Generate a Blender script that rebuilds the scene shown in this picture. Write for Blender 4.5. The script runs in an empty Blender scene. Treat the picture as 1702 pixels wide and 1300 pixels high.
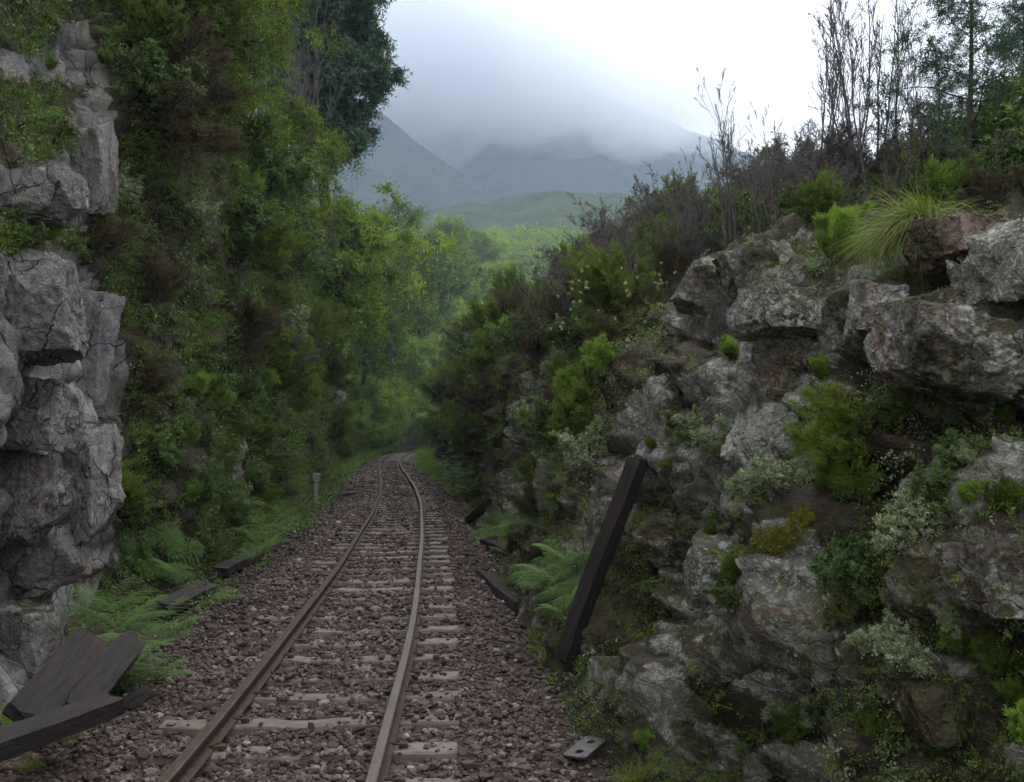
import bpy, math, random
import numpy as np
from mathutils import Vector, Quaternion, Matrix

sc = bpy.context.scene
R = math.radians
# ------------------------------------------------------------------ camera, sky, sun, exposure
F, PW, PH, HOR, CAMZ = 1600.0, 1702, 1300, 715.0, 1.87        # photo focal length and horizon row in photo pixels
PITCH = math.atan((HOR - PH / 2) / F)
cd = bpy.data.cameras.new('camera'); cam = bpy.data.objects.new('camera', cd); sc.collection.objects.link(cam)
cd.sensor_fit = 'HORIZONTAL'; cd.sensor_width = 36; cd.lens = 36 * F / PW
cd.clip_start = 0.05; cd.clip_end = 9000
cam.location = (0, 0, CAMZ); cam.rotation_euler = (math.pi / 2 + PITCH, 0, 0)
sc.camera = cam

SUN_EL, SUN_AZ = 58, 20
w = bpy.data.worlds.new('World'); sc.world = w; w.use_nodes = True
w.cycles.sampling_method = 'MANUAL'; w.cycles.sample_map_resolution = 256
wt = w.node_tree; wt.nodes.clear()
sky = wt.nodes.new('ShaderNodeTexSky'); sky.sky_type = 'NISHITA'; sky.sun_disc = False
sky.sun_elevation = R(SUN_EL); sky.sun_rotation = R(SUN_AZ); sky.air_density = 1.2; sky.dust_density = 4
hs = wt.nodes.new('ShaderNodeHueSaturation'); hs.inputs['Saturation'].default_value = 0.22
mx = wt.nodes.new('ShaderNodeMix'); mx.data_type = 'RGBA'; mx.inputs[0].default_value = 0.62   # overcast veil over the sky
mx.inputs[7].default_value = (9.3, 9.5, 9.8, 1)
bg = wt.nodes.new('ShaderNodeBackground'); bg.inputs['Strength'].default_value = 0.10
wo = wt.nodes.new('ShaderNodeOutputWorld')
wt.links.new(sky.outputs[0], hs.inputs['Color']); wt.links.new(hs.outputs[0], mx.inputs[6])
wt.links.new(mx.outputs[2], bg.inputs['Color']); wt.links.new(bg.outputs[0], wo.inputs['Surface'])
sd = bpy.data.lights.new('sun', 'SUN'); sd.energy = 0.6; sd.angle = R(30); sd.color = (1, 0.97, 0.93)
sun = bpy.data.objects.new('sun', sd); sc.collection.objects.link(sun)
sun.rotation_euler = (R(90 - SUN_EL), 0, R(180 - SUN_AZ))
sc.view_settings.view_transform = 'Standard'; sc.view_settings.look = 'None'
sc.view_settings.exposure = 1.1; sc.view_settings.gamma = 1
sc.cycles.max_bounces = 9; sc.cycles.diffuse_bounces = 3; sc.cycles.transmission_bounces = 2
sc.cycles.transparent_max_bounces = 9; sc.cycles.volume_bounces = 8
sc.cycles.use_denoising = True; sc.cycles.use_adaptive_sampling = True; sc.cycles.adaptive_threshold = 0.025; sc.cycles.adaptive_min_samples = 24

# ------------------------------------------------------------------ pixel <-> world measuring helpers (photo pixels)
CP, SP = math.cos(PITCH), math.sin(PITCH)
def ray(px, py):
    cx = (px - PW / 2) / F; cy = (PH / 2 - py) / F
    return np.array([cx, CP - cy * SP, SP + cy * CP])
def at(px, py, Y):
    d = ray(px, py); return np.array([0, 0, CAMZ]) + d * (Y / d[1])
def ground(px, py, z=0.0):
    d = ray(px, py); t = (z - CAMZ) / d[2]; return np.array([0, 0, CAMZ]) + d * t
def project(P):
    P = np.asarray(P, float); q = P - np.array([0, 0, CAMZ])
    dep = q[..., 1] * CP + q[..., 2] * SP; up = -q[..., 1] * SP + q[..., 2] * CP
    dep = np.where(dep < 0.05, 0.05, dep)
    return PW / 2 + F * q[..., 0] / dep, PH / 2 - F * up / dep, dep

# ------------------------------------------------------------------ numpy noise
def _h(ix, iy, iz, s):
    n = (ix.astype(np.int64) * 374761393 + iy.astype(np.int64) * 668265263 + iz.astype(np.int64) * 2147483647 + s * 1274126177) & 0xffffffff
    n = ((n ^ (n >> 13)) * 1274126177) & 0xffffffff
    n = ((n ^ (n >> 16)) * 2246822519) & 0xffffffff
    return ((n ^ (n >> 15)) & 0xffffff) / float(0xffffff)
def vnoise(p, s=0):
    i = np.floor(p); f = p - i; f = f * f * f * (f * (f * 6 - 15) + 10)
    x, y, z = i[:, 0], i[:, 1], i[:, 2]; r = 0
    for dx in (0, 1):
        for dy in (0, 1):
            for dz in (0, 1):
                r = r + _h(x + dx, y + dy, z + dz, s) * (f[:, 0] if dx else 1 - f[:, 0]) * (f[:, 1] if dy else 1 - f[:, 1]) * (f[:, 2] if dz else 1 - f[:, 2])
    return r * 2 - 1
def fbm(p, octv=5, s=0, g=0.5):
    r = 0; a = 1; t = 0
    for o in range(octv):
        r = r + a * vnoise(p * (2.03 ** o) + 7.1 * o, s + o); t += a; a *= g
    return r / t
def cells(p, s=0):
    i = np.floor(p); n = len(p)
    f1 = np.full(n, 9.0); f2 = np.full(n, 9.0); best = np.zeros((n, 3)); vec = np.zeros((n, 3))
    for dx in (-1, 0, 1):
        for dy in (-1, 0, 1):
            for dz in (-1, 0, 1):
                c = i + np.array([dx, dy, dz])
                j = np.stack([_h(c[:, 0], c[:, 1], c[:, 2], s + k) for k in range(3)], 1)
                v = p - (c + j); d = np.sqrt((v * v).sum(1))
                m = d < f1
                f2 = np.where(m, f1, np.minimum(f2, d)); f1 = np.where(m, d, f1)
                best[m] = c[m]; vec[m] = v[m]
    return f1, f2, best, vec
def nrm(v):
    return v / np.maximum(np.linalg.norm(v, axis=-1, keepdims=True), 1e-9)

# ------------------------------------------------------------------ mesh / object helpers
def mesh_np(name, verts, faces, attrs=None, smooth=False, mats=(), mat_idx=None):
    """faces: list of int arrays (n,3) / (n,4)"""
    me = bpy.data.meshes.new(name)
    verts = np.asarray(verts, np.float32)
    me.vertices.add(len(verts)); me.vertices.foreach_set('co', verts.ravel())
    faces = [np.asarray(f, np.int32) for f in faces if len(f)]
    nl = sum(f.size for f in faces); npoly = sum(len(f) for f in faces)
    me.loops.add(nl); me.polygons.add(npoly)
    me.loops.foreach_set('vertex_index', np.concatenate([f.ravel() for f in faces]))
    st = []; k = 0
    for f in faces:
        st.append(k + np.arange(len(f)) * f.shape[1]); k += f.size
    me.polygons.foreach_set('loop_start', np.concatenate(st).astype(np.int32))
    me.polygons.foreach_set('use_smooth', np.full(npoly, bool(smooth)))
    for k, a in (attrs or {}).items():
        at_ = me.attributes.new(k, 'FLOAT', 'POINT'); at_.data.foreach_set('value', np.asarray(a, np.float32))
    for m in mats: me.materials.append(m)
    if mat_idx is not None: me.polygons.foreach_set('material_index', np.asarray(mat_idx, np.int32))
    me.update(calc_edges=True)
    if smooth == 'angle': me.set_sharp_from_angle(angle=R(38))
    return me
def link(name, data, parent=None):
    o = bpy.data.objects.new(name, data); sc.collection.objects.link(o)
    if parent: o.parent = parent
    return o
def tag(o, label=None, cat=None, group=None, kind=None):
    if label: o['label'] = label
    if cat: o['category'] = cat
    if group: o['group'] = group
    if kind: o['kind'] = kind
    return o
class MB:                                                # gathers pieces into one mesh
    def __init__(s): s.v = []; s.q = []; s.t = []; s.a = []; s.n = 0
    def add(s, v, quads=None, tris=None, tint=None):
        v = np.asarray(v, float)
        if quads is not None and len(quads): s.q.append(np.asarray(quads) + s.n)
        if tris is not None and len(tris): s.t.append(np.asarray(tris) + s.n)
        s.v.append(v); s.n += len(v)
        s.a.append(np.full(len(v), 0.5) if tint is None else np.broadcast_to(tint, (len(v),)))
        return s
    def mesh(s, name, mat, smooth=False):
        f = []
        if s.q: f.append(np.concatenate(s.q))
        if s.t: f.append(np.concatenate(s.t))
        return mesh_np(name, np.concatenate(s.v), f, {'tint': np.concatenate(s.a)}, smooth, [mat])
def box(c, d, M=None):
    c = np.array(c, float); d = np.array(d, float) / 2
    v = np.array([[x, y, z] for x in (-1, 1) for y in (-1, 1) for z in (-1, 1)]) * d + c
    if M is not None: v = v @ np.array(M)[:3, :3].T
    return v, np.array([[0, 1, 3, 2], [4, 6, 7, 5], [0, 4, 5, 1], [2, 3, 7, 6], [0, 2, 6, 4], [1, 5, 7, 3]])
def prisms(p0, p1, r0, r1, k=4):
    p0 = np.asarray(p0, float); p1 = np.asarray(p1, float); r0 = np.asarray(r0, float)[:, None]; r1 = np.asarray(r1, float)[:, None]
    d = nrm(p1 - p0); h = np.where(np.abs(d[:, 2:]) > 0.9, np.array([[1., 0, 0]]), np.array([[0, 0, 1.]]))
    a = nrm(np.cross(d, h)); b = np.cross(d, a); n = len(p0); V = np.zeros((n, 2 * k, 3))
    for i in range(k):
        t = 2 * math.pi * i / k; o = a * math.cos(t) + b * math.sin(t)
        V[:, i] = p0 + o * r0; V[:, k + i] = p1 + o * r1
    q = np.array([[i, (i + 1) % k, k + (i + 1) % k, k + i] for i in range(k)])
    return V.reshape(-1, 3), (q[None] + (np.arange(n) * 2 * k)[:, None, None]).reshape(-1, 4)
def sweep(pts, rad, k=8, rng=None, rough=0.0):
    pts = np.asarray(pts, float); n = len(pts); d = nrm(np.gradient(pts, axis=0))
    h = np.array([0.3, 1, 0.1]); a = nrm(np.cross(d, h)); b = np.cross(d, a); V = []
    for i in range(n):
        for j in range(k):
            t = 2 * math.pi * j / k; rr = rad[i] * (1 + (rng.normal() * rough if rng is not None else 0))
            V.append(pts[i] + (a[i] * math.cos(t) + b[i] * math.sin(t)) * rr)
    q = [[i * k + j, i * k + (j + 1) % k, (i + 1) * k + (j + 1) % k, (i + 1) * k + j] for i in range(n - 1) for j in range(k)]
    return np.array(V), np.array(q)
def leaf_quads(p, d, n, L, W, fold=0.15):
    """diamond leaves: base p, direction d, face normal hint n"""
    s = nrm(np.cross(d, n)); u = np.cross(s, d); L = np.asarray(L)[:, None]; W = np.asarray(W)[:, None]
    m = p + d * L * 0.45 + u * W * fold
    V = np.stack([p, m + s * W * 0.5, p + d * L - u * L * 0.08, m - s * W * 0.5], 1).reshape(-1, 3)
    return V, np.arange(len(p) * 4).reshape(-1, 4)
def sprigs(rng, p0, d, L, M, leafL, leafW, droop=0.3, spread=0.8, t0=0.1, tint=None, taper=0.4):
    """leafy twigs, M leaves along each; returns verts, quads, per-vertex tint"""
    n = len(p0); L = np.broadcast_to(np.asarray(L, float), (n,)); t = t0 + (1 - t0) * (np.arange(M) + rng.random((n, M))) / M
    pos = p0[:, None] + d[:, None] * (L[:, None] * t)[..., None]; pos[..., 2] -= droop * L[:, None] * t * t
    tan = np.broadcast_to(d[:, None], pos.shape).copy(); tan[..., 2] -= 2 * droop * t; tan = nrm(tan)
    rad = rng.normal(size=pos.shape); rad -= (rad * tan).sum(-1, keepdims=True) * tan; rad = nrm(rad)
    ld = nrm(tan * (1 - spread * 0.55) + rad * spread)
    sz = (1 - taper * t) * rng.uniform(0.7, 1.25, t.shape)
    ll = np.broadcast_to(np.asarray(leafL, float).reshape(-1, 1), t.shape) * sz; lw = np.broadcast_to(np.asarray(leafW, float).reshape(-1, 1), t.shape) * sz
    nh = nrm(rng.normal(size=pos.shape) * 0.5 + tan * 0.6 + np.array([0, 0, 0.7]))
    V, q = leaf_quads(pos.reshape(-1, 3), ld.reshape(-1, 3), nh.reshape(-1, 3), ll.ravel(), lw.ravel())
    tb = rng.random(n) if tint is None else np.broadcast_to(tint, (n,))
    tt = np.clip(tb[:, None] + rng.normal(size=t.shape) * 0.10 + (t - 0.5) * 0.12, 0, 1)
    return V, q, np.repeat(tt.ravel(), 4)
def blades(rng, p0, d, L, W, droop, seg=4, tint=None):
    n = len(p0); L = np.broadcast_to(np.asarray(L, float), (n,)); W = np.broadcast_to(np.asarray(W, float), (n,)); droop = np.broadcast_to(np.asarray(droop, float), (n,))
    t = np.linspace(0, 1, seg + 1); s = nrm(np.cross(d, rng.normal(size=d.shape)))
    pos = p0[:, None] + d[:, None] * (L[:, None] * t)[..., None]; pos[..., 2] -= (droop * L)[:, None] * t ** 2
    wd = W[:, None] * (1 - t ** 2 * 0.92) * 0.5
    V = np.stack([pos - s[:, None] * wd[..., None], pos + s[:, None] * wd[..., None]], 2).reshape(n, -1, 3)
    q = np.array([[2 * i, 2 * i + 1, 2 * i + 3, 2 * i + 2] for i in range(seg)])
    Q = (q[None] + (np.arange(n) * 2 * (seg + 1))[:, None, None]).reshape(-1, 4)
    tb = rng.random(n) if tint is None else np.broadcast_to(tint, (n,))
    return V.reshape(-1, 3), Q, np.repeat(np.clip(tb + rng.normal(size=n) * 0.1, 0, 1), 2 * (seg + 1))
def grow(rng, pos, d, length, rad, level, P, segs, tips):
    n = P['nseg'][level]; pos = np.array(pos, float); d = np.array(d, float); r = rad; start = pos.copy(); d0 = d.copy()
    for i in range(n):
        d = d + rng.normal(size=3) * P['wig'][level]; d[2] += P['trop'][level]; d = d / np.linalg.norm(d)
        new = pos + d * length / n; r2 = rad * (1 - (i + 1) / n * 0.75)
        segs.append((pos.copy(), new.copy(), r, r2))
        if level < P['levels'] and (i + 1) / n > P['start'][level]:
            for c in range(P['kids'][level]):
                if rng.random() > P.get('keep', 1): continue
                a = rng.normal(size=3); a -= a.dot(d) * d; a /= np.linalg.norm(a) + 1e-9
                ang = P['ang'][level] * rng.uniform(0.7, 1.25)
                cdir = d * math.cos(ang) + a * math.sin(ang)
                grow(rng, pos + (new - pos) * rng.random(), cdir, length * P['ratio'][level] * rng.uniform(0.6, 1.2) * (1.15 - 0.6 * (i + 1) / n), r2 * 0.62, level + 1, P, segs, tips)
        pos = new; r = r2
    if level == P['levels']: tips.append((start, nrm(pos - start), np.linalg.norm(pos - start)))
    elif P.get('tipend'): tips.append((start + (pos - start) * 0.6, nrm(pos - start), np.linalg.norm(pos - start) * 0.45))

# ------------------------------------------------------------------ materials
def new_mat(name):
    m = bpy.data.materials.new(name); m.use_nodes = True; nt = m.node_tree; nt.nodes.clear(); return m, nt
class G:                                                 # tiny node-graph helper
    def __init__(s, nt): s.nt = nt
    def n(s, typ, ins=None, **kw):
        x = s.nt.nodes.new(typ)
        for k, v in kw.items(): setattr(x, k, v)
        for k, v in (ins or {}).items():
            if isinstance(v, bpy.types.NodeSocket): s.nt.links.new(v, x.inputs[k])
            else: x.inputs[k].default_value = v
        return x
    def noise(s, vec, scale, detail=5, rough=0.55, dist=0.0):
        return s.n('ShaderNodeTexNoise', {'Vector': vec, 'Scale': scale, 'Detail': detail, 'Roughness': rough, 'Distortion': dist}).outputs['Fac']
    def ramp(s, fac, stops, interp='LINEAR'):
        x = s.n('ShaderNodeValToRGB', {'Fac': fac}); cr = x.color_ramp; cr.interpolation = interp
        while len(cr.elements) < len(stops): cr.elements.new(0.5)
        for e, (p, c) in zip(cr.elements, stops):
            e.position = p; e.color = (c, c, c, 1) if isinstance(c, (int, float)) else (*c, 1)
        return x.outputs['Color']
    def mix(s, fac, a, b, mode='MIX'):
        x = s.n('ShaderNodeMix', data_type='RGBA', blend_type=mode)
        for i, v in ((0, fac), (6, a), (7, b)):
            if isinstance(v, bpy.types.NodeSocket): s.nt.links.new(v, x.inputs[i])
            elif i == 0: x.inputs[0].default_value = v
            else: x.inputs[i].default_value = (*v, 1)
        return x.outputs[2]
    def math(s, op, a, b=0.0, clamp=False):
        x = s.n('ShaderNodeMath', operation=op, use_clamp=clamp)
        for i, v in ((0, a), (1, b)):
            if isinstance(v, bpy.types.NodeSocket): s.nt.links.new(v, x.inputs[i])
            else: x.inputs[i].default_value = v
        return x.outputs[0]
    def attr(s, name): return s.n('ShaderNodeAttribute', attribute_name=name).outputs['Fac']
    def bump(s, h, strength, dist, normal=None):
        ins = {'Height': h, 'Strength': strength, 'Distance': dist}
        if normal is not None: ins['Normal'] = normal
        return s.n('ShaderNodeBump', ins).outputs['Normal']
    def out(s, shader): s.n('ShaderNodeOutputMaterial', {'Surface': shader})

def leaf_mat(name, cols, transl=0.25, rough=0.55, spec=0.25):
    m, nt = new_mat(name); g = G(nt)
    oi = g.n('ShaderNodeObjectInfo').outputs['Random']
    t = g.math('ADD', g.math('MULTIPLY', g.attr('tint'), 0.75), g.math('MULTIPLY', oi, 0.25))
    c = g.ramp(t, [(i / (len(cols) - 1), q) for i, q in enumerate(cols)])
    p = g.n('ShaderNodeBsdfPrincipled', {'Base Color': c, 'Roughness': rough, 'Specular IOR Level': spec})
    tr = g.n('ShaderNodeBsdfTranslucent', {'Color': g.mix(1.0, c, (0.9, 1.0, 0.5), 'MULTIPLY')})
    ms = g.n('ShaderNodeMixShader', {0: transl, 1: p.outputs[0], 2: tr.outputs[0]})
    g.out(ms.outputs[0]); return m
def bark_mat(name, a, b, sc_=14):
    m, nt = new_mat(name); g = G(nt); v = g.n('ShaderNodeTexCoord').outputs['Object']
    f = g.noise(v, sc_, 6, 0.65)
    p = g.n('ShaderNodeBsdfPrincipled', {'Base Color': g.ramp(f, [(0.3, a), (0.7, b)]), 'Roughness': 0.9, 'Specular IOR Level': 0.15, 'Normal': g.bump(f, 0.6, 0.02)})
    g.out(p.outputs[0]); return m
def rock_mat(name, dark, light, lichen, lichen_amt, ochre_amt, frac=0.0):
    m, nt = new_mat(name); g = G(nt); geo = g.n('ShaderNodeNewGeometry'); v = geo.outputs['Position']; veg = g.attr('veg'); crack = g.attr('crack'); face = g.attr('face')
    big = g.noise(v, 1.1, 5, 0.62, 0.4); fine = g.noise(v, 9, 5, 0.7); grain = g.noise(v, 60, 2, 0.7)
    f = g.math('ADD', g.math('MULTIPLY', big, 0.45), g.math('ADD', g.math('MULTIPLY', fine, 0.35), g.math('MULTIPLY', face, 0.25)))
    c = g.ramp(f, [(0.32, dark), (0.52, tuple((x + y) / 2 for x, y in zip(dark, light))), (0.74, light)])
    c = g.mix(g.math('MULTIPLY', g.ramp(g.noise(v, 0.95, 5, 0.65, 1.2), [(0.57, 0.0), (0.67, 1.0)]), ochre_amt), c, (0.20, 0.115, 0.045))
    c = g.mix(g.math('MULTIPLY', g.ramp(g.noise(v, 1.9, 4, 0.6), [(0.55, 0.0), (0.66, 1.0)]), 0.45), c, (0.13, 0.085, 0.07))
    # lichen: crusty rosettes in patches
    ns_ = g.n('ShaderNodeVectorMath', {0: g.n('ShaderNodeTexNoise', {'Vector': v, 'Scale': 16.0, 'Detail': 3.0}).outputs['Color'], 1: (0.07, 0.07, 0.07)}, operation='MULTIPLY').outputs[0]
    wv = g.n('ShaderNodeVectorMath', {0: v, 1: ns_}, operation='ADD').outputs[0]
    vo = g.n('ShaderNodeTexVoronoi', {'Vector': wv, 'Scale': 17.0}); vo2 = g.n('ShaderNodeTexVoronoi', {'Vector': wv, 'Scale': 44.0})
    spot = g.math('MAXIMUM', g.ramp(vo.outputs['Distance'], [(0.36, 1.0), (0.46, 0.0)]), g.ramp(vo2.outputs['Distance'], [(0.28, 1.0), (0.42, 0.0)]))
    pat = g.ramp(g.noise(v, 1.6, 4, 0.65), [(0.34, 0.0), (0.47, 1.0)])
    lm = g.math('MULTIPLY', g.math('MULTIPLY', spot, pat), g.math('MULTIPLY', g.math('ADD', g.ramp(fine, [(0.4, 0.3), (0.55, 1.0)]), 0), lichen_amt))
    lc = g.ramp(grain, [(0.3, tuple(x * 0.55 for x in lichen)), (0.65, lichen)])
    c = g.mix(lm, c, lc)
    # moss and soil
    sepz = g.n('ShaderNodeSeparateXYZ', {0: geo.outputs['Normal']}).outputs['Z']
    mm = g.math('ADD', g.math('MULTIPLY', veg, 1.1), g.math('MULTIPLY', g.math('MAXIMUM', sepz, 0.0), 0.7))
    mm = g.ramp(g.math('ADD', g.math('MULTIPLY', mm, 0.75), g.math('MULTIPLY', g.math('SUBTRACT', g.noise(v, 3.4, 5, 0.7), 0.5), 1.5)), [(0.30, 0.0), (0.52, 1.0)])
    soil = g.ramp(g.noise(v, 5.5, 4, 0.7), [(0.30, (0.026, 0.018, 0.013)), (0.5, (0.046, 0.034, 0.017)), (0.66, (0.055, 0.066, 0.016)), (0.8, (0.10, 0.095, 0.02))])
    c = g.mix(g.math('MULTIPLY', mm, 0.92), c, soil)
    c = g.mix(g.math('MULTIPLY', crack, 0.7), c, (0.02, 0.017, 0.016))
    if frac:                                              # thin dark fractures and water streaks
        mpv = g.n('ShaderNodeMapping', {'Vector': g.n('ShaderNodeVectorMath', {0: v, 1: g.n('ShaderNodeVectorMath', {0: g.n('ShaderNodeTexNoise', {'Vector': v, 'Scale': 1.6, 'Detail': 5.0}).outputs['Color'], 1: (0.5, 0.5, 0.5)}, operation='MULTIPLY').outputs[0]}, operation='ADD').outputs[0], 'Rotation': (0.45, 0.2, 0.3), 'Scale': (1.6, 1.9, 0.85)}).outputs[0]
        fe = g.n('ShaderNodeTexVoronoi', {'Vector': mpv, 'Scale': 1.5}, feature='DISTANCE_TO_EDGE').outputs['Distance']
        fl = g.math('MULTIPLY', g.ramp(fe, [(0.0, 1.0), (0.014, 0.0)]), g.ramp(big, [(0.4, 0.2), (0.55, 1.0)]))
        fc = g.n('ShaderNodeSeparateColor', {0: g.n('ShaderNodeTexVoronoi', {'Vector': mpv, 'Scale': 1.5}).outputs['Color']}).outputs[0]
        c = g.mix(1.0, c, g.ramp(fc, [(0.0, (0.58, 0.56, 0.58)), (0.5, (0.95, 0.93, 0.94)), (1.0, (1.12, 1.08, 1.02))]), 'MULTIPLY')
        st = g.noise(g.n('ShaderNodeMapping', {'Vector': v, 'Scale': (2.2, 2.2, 0.22)}).outputs[0], 2.0, 5, 0.7)
        c = g.mix(g.ramp(st, [(0.54, 0.0), (0.68, 0.75)]), c, (0.05, 0.043, 0.038))
        c = g.mix(g.math('MULTIPLY', fl, frac), c, (0.015, 0.013, 0.012)); fine = g.math('SUBTRACT', fine, g.math('MULTIPLY', fl, 0.8))
    h = g.math('ADD', g.math('MULTIPLY', fine, 0.6), g.math('MULTIPLY', grain, 0.18))
    h2 = g.n('ShaderNodeTexVoronoi', {'Vector': g.n('ShaderNodeVectorMath', {0: v, 1: g.n('ShaderNodeVectorMath', {0: g.n('ShaderNodeTexNoise', {'Vector': v, 'Scale': 2.2, 'Detail': 3.0}).outputs['Color'], 1: (0.55, 0.55, 0.55)}, operation='MULTIPLY').outputs[0]}, operation='ADD').outputs[0], 'Scale': 3.2}, feature='DISTANCE_TO_EDGE').outputs['Distance']
    nb = g.bump(g.math('ADD', h, g.math('MULTIPLY', g.math('MINIMUM', h2, 0.03), 3.5)), 1.0, 0.08)
    p = g.n('ShaderNodeBsdfPrincipled', {'Base Color': c, 'Roughness': 0.85, 'Specular IOR Level': 0.25, 'Normal': nb})
    g.out(p.outputs[0]); return m
M = {}
M['rock_l'] = rock_mat('grey_slab_rock', (0.085, 0.078, 0.08), (0.35, 0.335, 0.34), (0.44, 0.45, 0.40), 0.7, 0.8, 0.9)
M['rock_r'] = rock_mat('lichen_rock', (0.10, 0.092, 0.085), (0.31, 0.295, 0.265), (0.56, 0.58, 0.50), 1.0, 0.75)
M['heath'] = leaf_mat('heath_leaf', [(0.047, 0.064, 0.014), (0.108, 0.161, 0.021), (0.182, 0.256, 0.032), (0.300, 0.361, 0.039)])
M['broad'] = leaf_mat('broad_leaf', [(0.041, 0.067, 0.020), (0.078, 0.139, 0.031), (0.134, 0.217, 0.045), (0.267, 0.337, 0.084)], rough=0.42, spec=0.4)
M['bright'] = leaf_mat('bright_leaf', [(0.099, 0.165, 0.026), (0.165, 0.281, 0.036), (0.247, 0.380, 0.049), (0.363, 0.462, 0.066)], transl=0.32)
M['fern'] = leaf_mat('fern_leaf', [(0.069, 0.133, 0.031), (0.112, 0.212, 0.046), (0.155, 0.282, 0.063), (0.225, 0.345, 0.077)], transl=0.3)
M['brownleaf'] = leaf_mat('brown_heath_leaf', [(0.045, 0.032, 0.023), (0.083, 0.061, 0.033), (0.114, 0.095, 0.036), (0.155, 0.143, 0.049)], transl=0.15)
M['dark'] = leaf_mat('dark_evergreen_leaf', [(0.023, 0.046, 0.030), (0.040, 0.083, 0.049), (0.059, 0.119, 0.066), (0.099, 0.165, 0.083)], transl=0.15)
M['valley'] = leaf_mat('valley_leaf', [(0.089, 0.151, 0.033), (0.171, 0.264, 0.048), (0.254, 0.356, 0.061), (0.376, 0.452, 0.072)], transl=0.42)
M['moss'] = leaf_mat('yellow_moss', [(0.09, 0.09, 0.012), (0.16, 0.16, 0.016), (0.24, 0.23, 0.02)], 0.1)
M['herb'] = leaf_mat('herb_leaf', [(0.057, 0.094, 0.024), (0.098, 0.154, 0.032), (0.149, 0.209, 0.040), (0.230, 0.275, 0.072)], transl=0.25)
M['grass'] = leaf_mat('grass_blade', [(0.093, 0.124, 0.023), (0.158, 0.211, 0.034), (0.225, 0.259, 0.052), (0.317, 0.297, 0.092)], transl=0.3)
M['pale'] = leaf_mat('pale_round_leaf', [(0.132, 0.181, 0.083), (0.231, 0.281, 0.148), (0.330, 0.380, 0.214), (0.446, 0.462, 0.297)], transl=0.15)
M['flower'] = leaf_mat('cream_flower', [(0.45, 0.40, 0.22), (0.55, 0.50, 0.32), (0.6, 0.56, 0.38)], transl=0.2)
M['bark'] = bark_mat('brown_bark', (0.03, 0.024, 0.02), (0.09, 0.075, 0.062))
M['greybark'] = bark_mat('grey_bark', (0.07, 0.06, 0.06), (0.17, 0.15, 0.15))

# ------------------------------------------------------------------ track alignment, measured off the photo's rails
_tp = [(1300, 442), (1158, 521.7), (970, 617.5), (900, 643.6), (850, 660), (800, 658), (765, 649.5), (754, 664)]
_tk = [(-6, -1.02), (0, -1.13)] + [tuple(ground(c, r)[[1, 0]]) for r, c in _tp] + [(92, -8.6), (104, -3.5), (114, 3.0)]
_ty = np.array([a for a, b in _tk]); _tx = np.array([b for a, b in _tk])
def _spl(x, y):
    n = len(x); h = np.diff(x); A = np.zeros((n, n)); b = np.zeros(n); A[0, 0] = A[-1, -1] = 1
    for i in range(1, n - 1):
        A[i, i - 1] = h[i - 1]; A[i, i] = 2 * (h[i - 1] + h[i]); A[i, i + 1] = h[i]
        b[i] = 3 * ((y[i + 1] - y[i]) / h[i] - (y[i] - y[i - 1]) / h[i - 1])
    c = np.linalg.solve(A, b)
    def f(q):
        q = np.asarray(q, float); k = np.clip(np.searchsorted(x, q) - 1, 0, n - 2); t = q - x[k]
        bb = (y[k + 1] - y[k]) / h[k] - h[k] * (2 * c[k] + c[k + 1]) / 3; dd = (c[k + 1] - c[k]) / (3 * h[k])
        return y[k] + bb * t + c[k] * t * t + dd * t ** 3
    return f
_tf0 = _spl(_ty, _tx)
_yy = np.linspace(-6, 114, 1201); _xx = _tf0(_yy)
for _ in range(1): _xx = np.convolve(np.pad(_xx, 20, mode='edge'), np.ones(41) / 41, 'valid')
_xx[:40] = _tf0(_yy[:40]); _xx[-40:] = _tf0(_yy[-40:])
TX = lambda y: np.interp(y, _yy, _xx)
_sl = np.concatenate([[0], np.cumsum(np.hypot(np.diff(_xx), np.diff(_yy)))])
def track(s):                                            # point and heading at arc length s from Y=-6
    y = np.interp(s, _sl, _yy); x = np.interp(s, _sl, _xx); y2 = np.interp(np.asarray(s) + 0.3, _sl, _yy); x2 = np.interp(np.asarray(s) + 0.3, _sl, _xx)
    y1 = np.interp(np.asarray(s) - 0.3, _sl, _yy); x1 = np.interp(np.asarray(s) - 0.3, _sl, _xx)
    d = np.stack([x2 - x1, y2 - y1], -1); d = d / np.linalg.norm(d, axis=-1, keepdims=True)
    return x, y, d

# ------------------------------------------------------------------ cutting walls (terrain)
def inpoly(px, py, poly):
    r = np.zeros(px.shape, bool); n = len(poly)
    for i in range(n):
        x1, y1 = poly[i]; x2, y2 = poly[(i + 1) % n]
        m = ((y1 > py) != (y2 > py)) & (px < (x2 - x1) * (py - y1) / (y2 - y1 + 1e-9) + x1)
        r ^= m
    return r
RB = lambda y: TX(y) + np.interp(y, [0, 3, 5, 8, 12, 20, 40, 60, 75, 90, 110], [2.6, 2.45, 2.2, 1.9, 1.85, 1.9, 2.3, 2.6, 3.0, 4.0, 5.0])
LB = lambda y: np.interp(y, [-2, 2, 5, 7, 9, 10.3, 10.9, 12, 14, 24, 40, 60, 72, 85, 97, 110], [-3.2, -3.3, -3.5, -3.8, -4.3, -4.75, -5.3, -5.2, -4.75, -5.55, -7.6, -10.6, -12.6, -13.0, -9.0, -2])
RPROF = np.array([(-0.45, -0.62), (-0.12, -0.30), (0.12, 0.2), (0.32, 0.9), (0.55, 1.6), (0.95, 2.45), (1.35, 2.95), (1.9, 3.25), (3.2, 3.55), (6, 4.0), (12, 4.45), (26, 5.2), (60, 7)])
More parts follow.
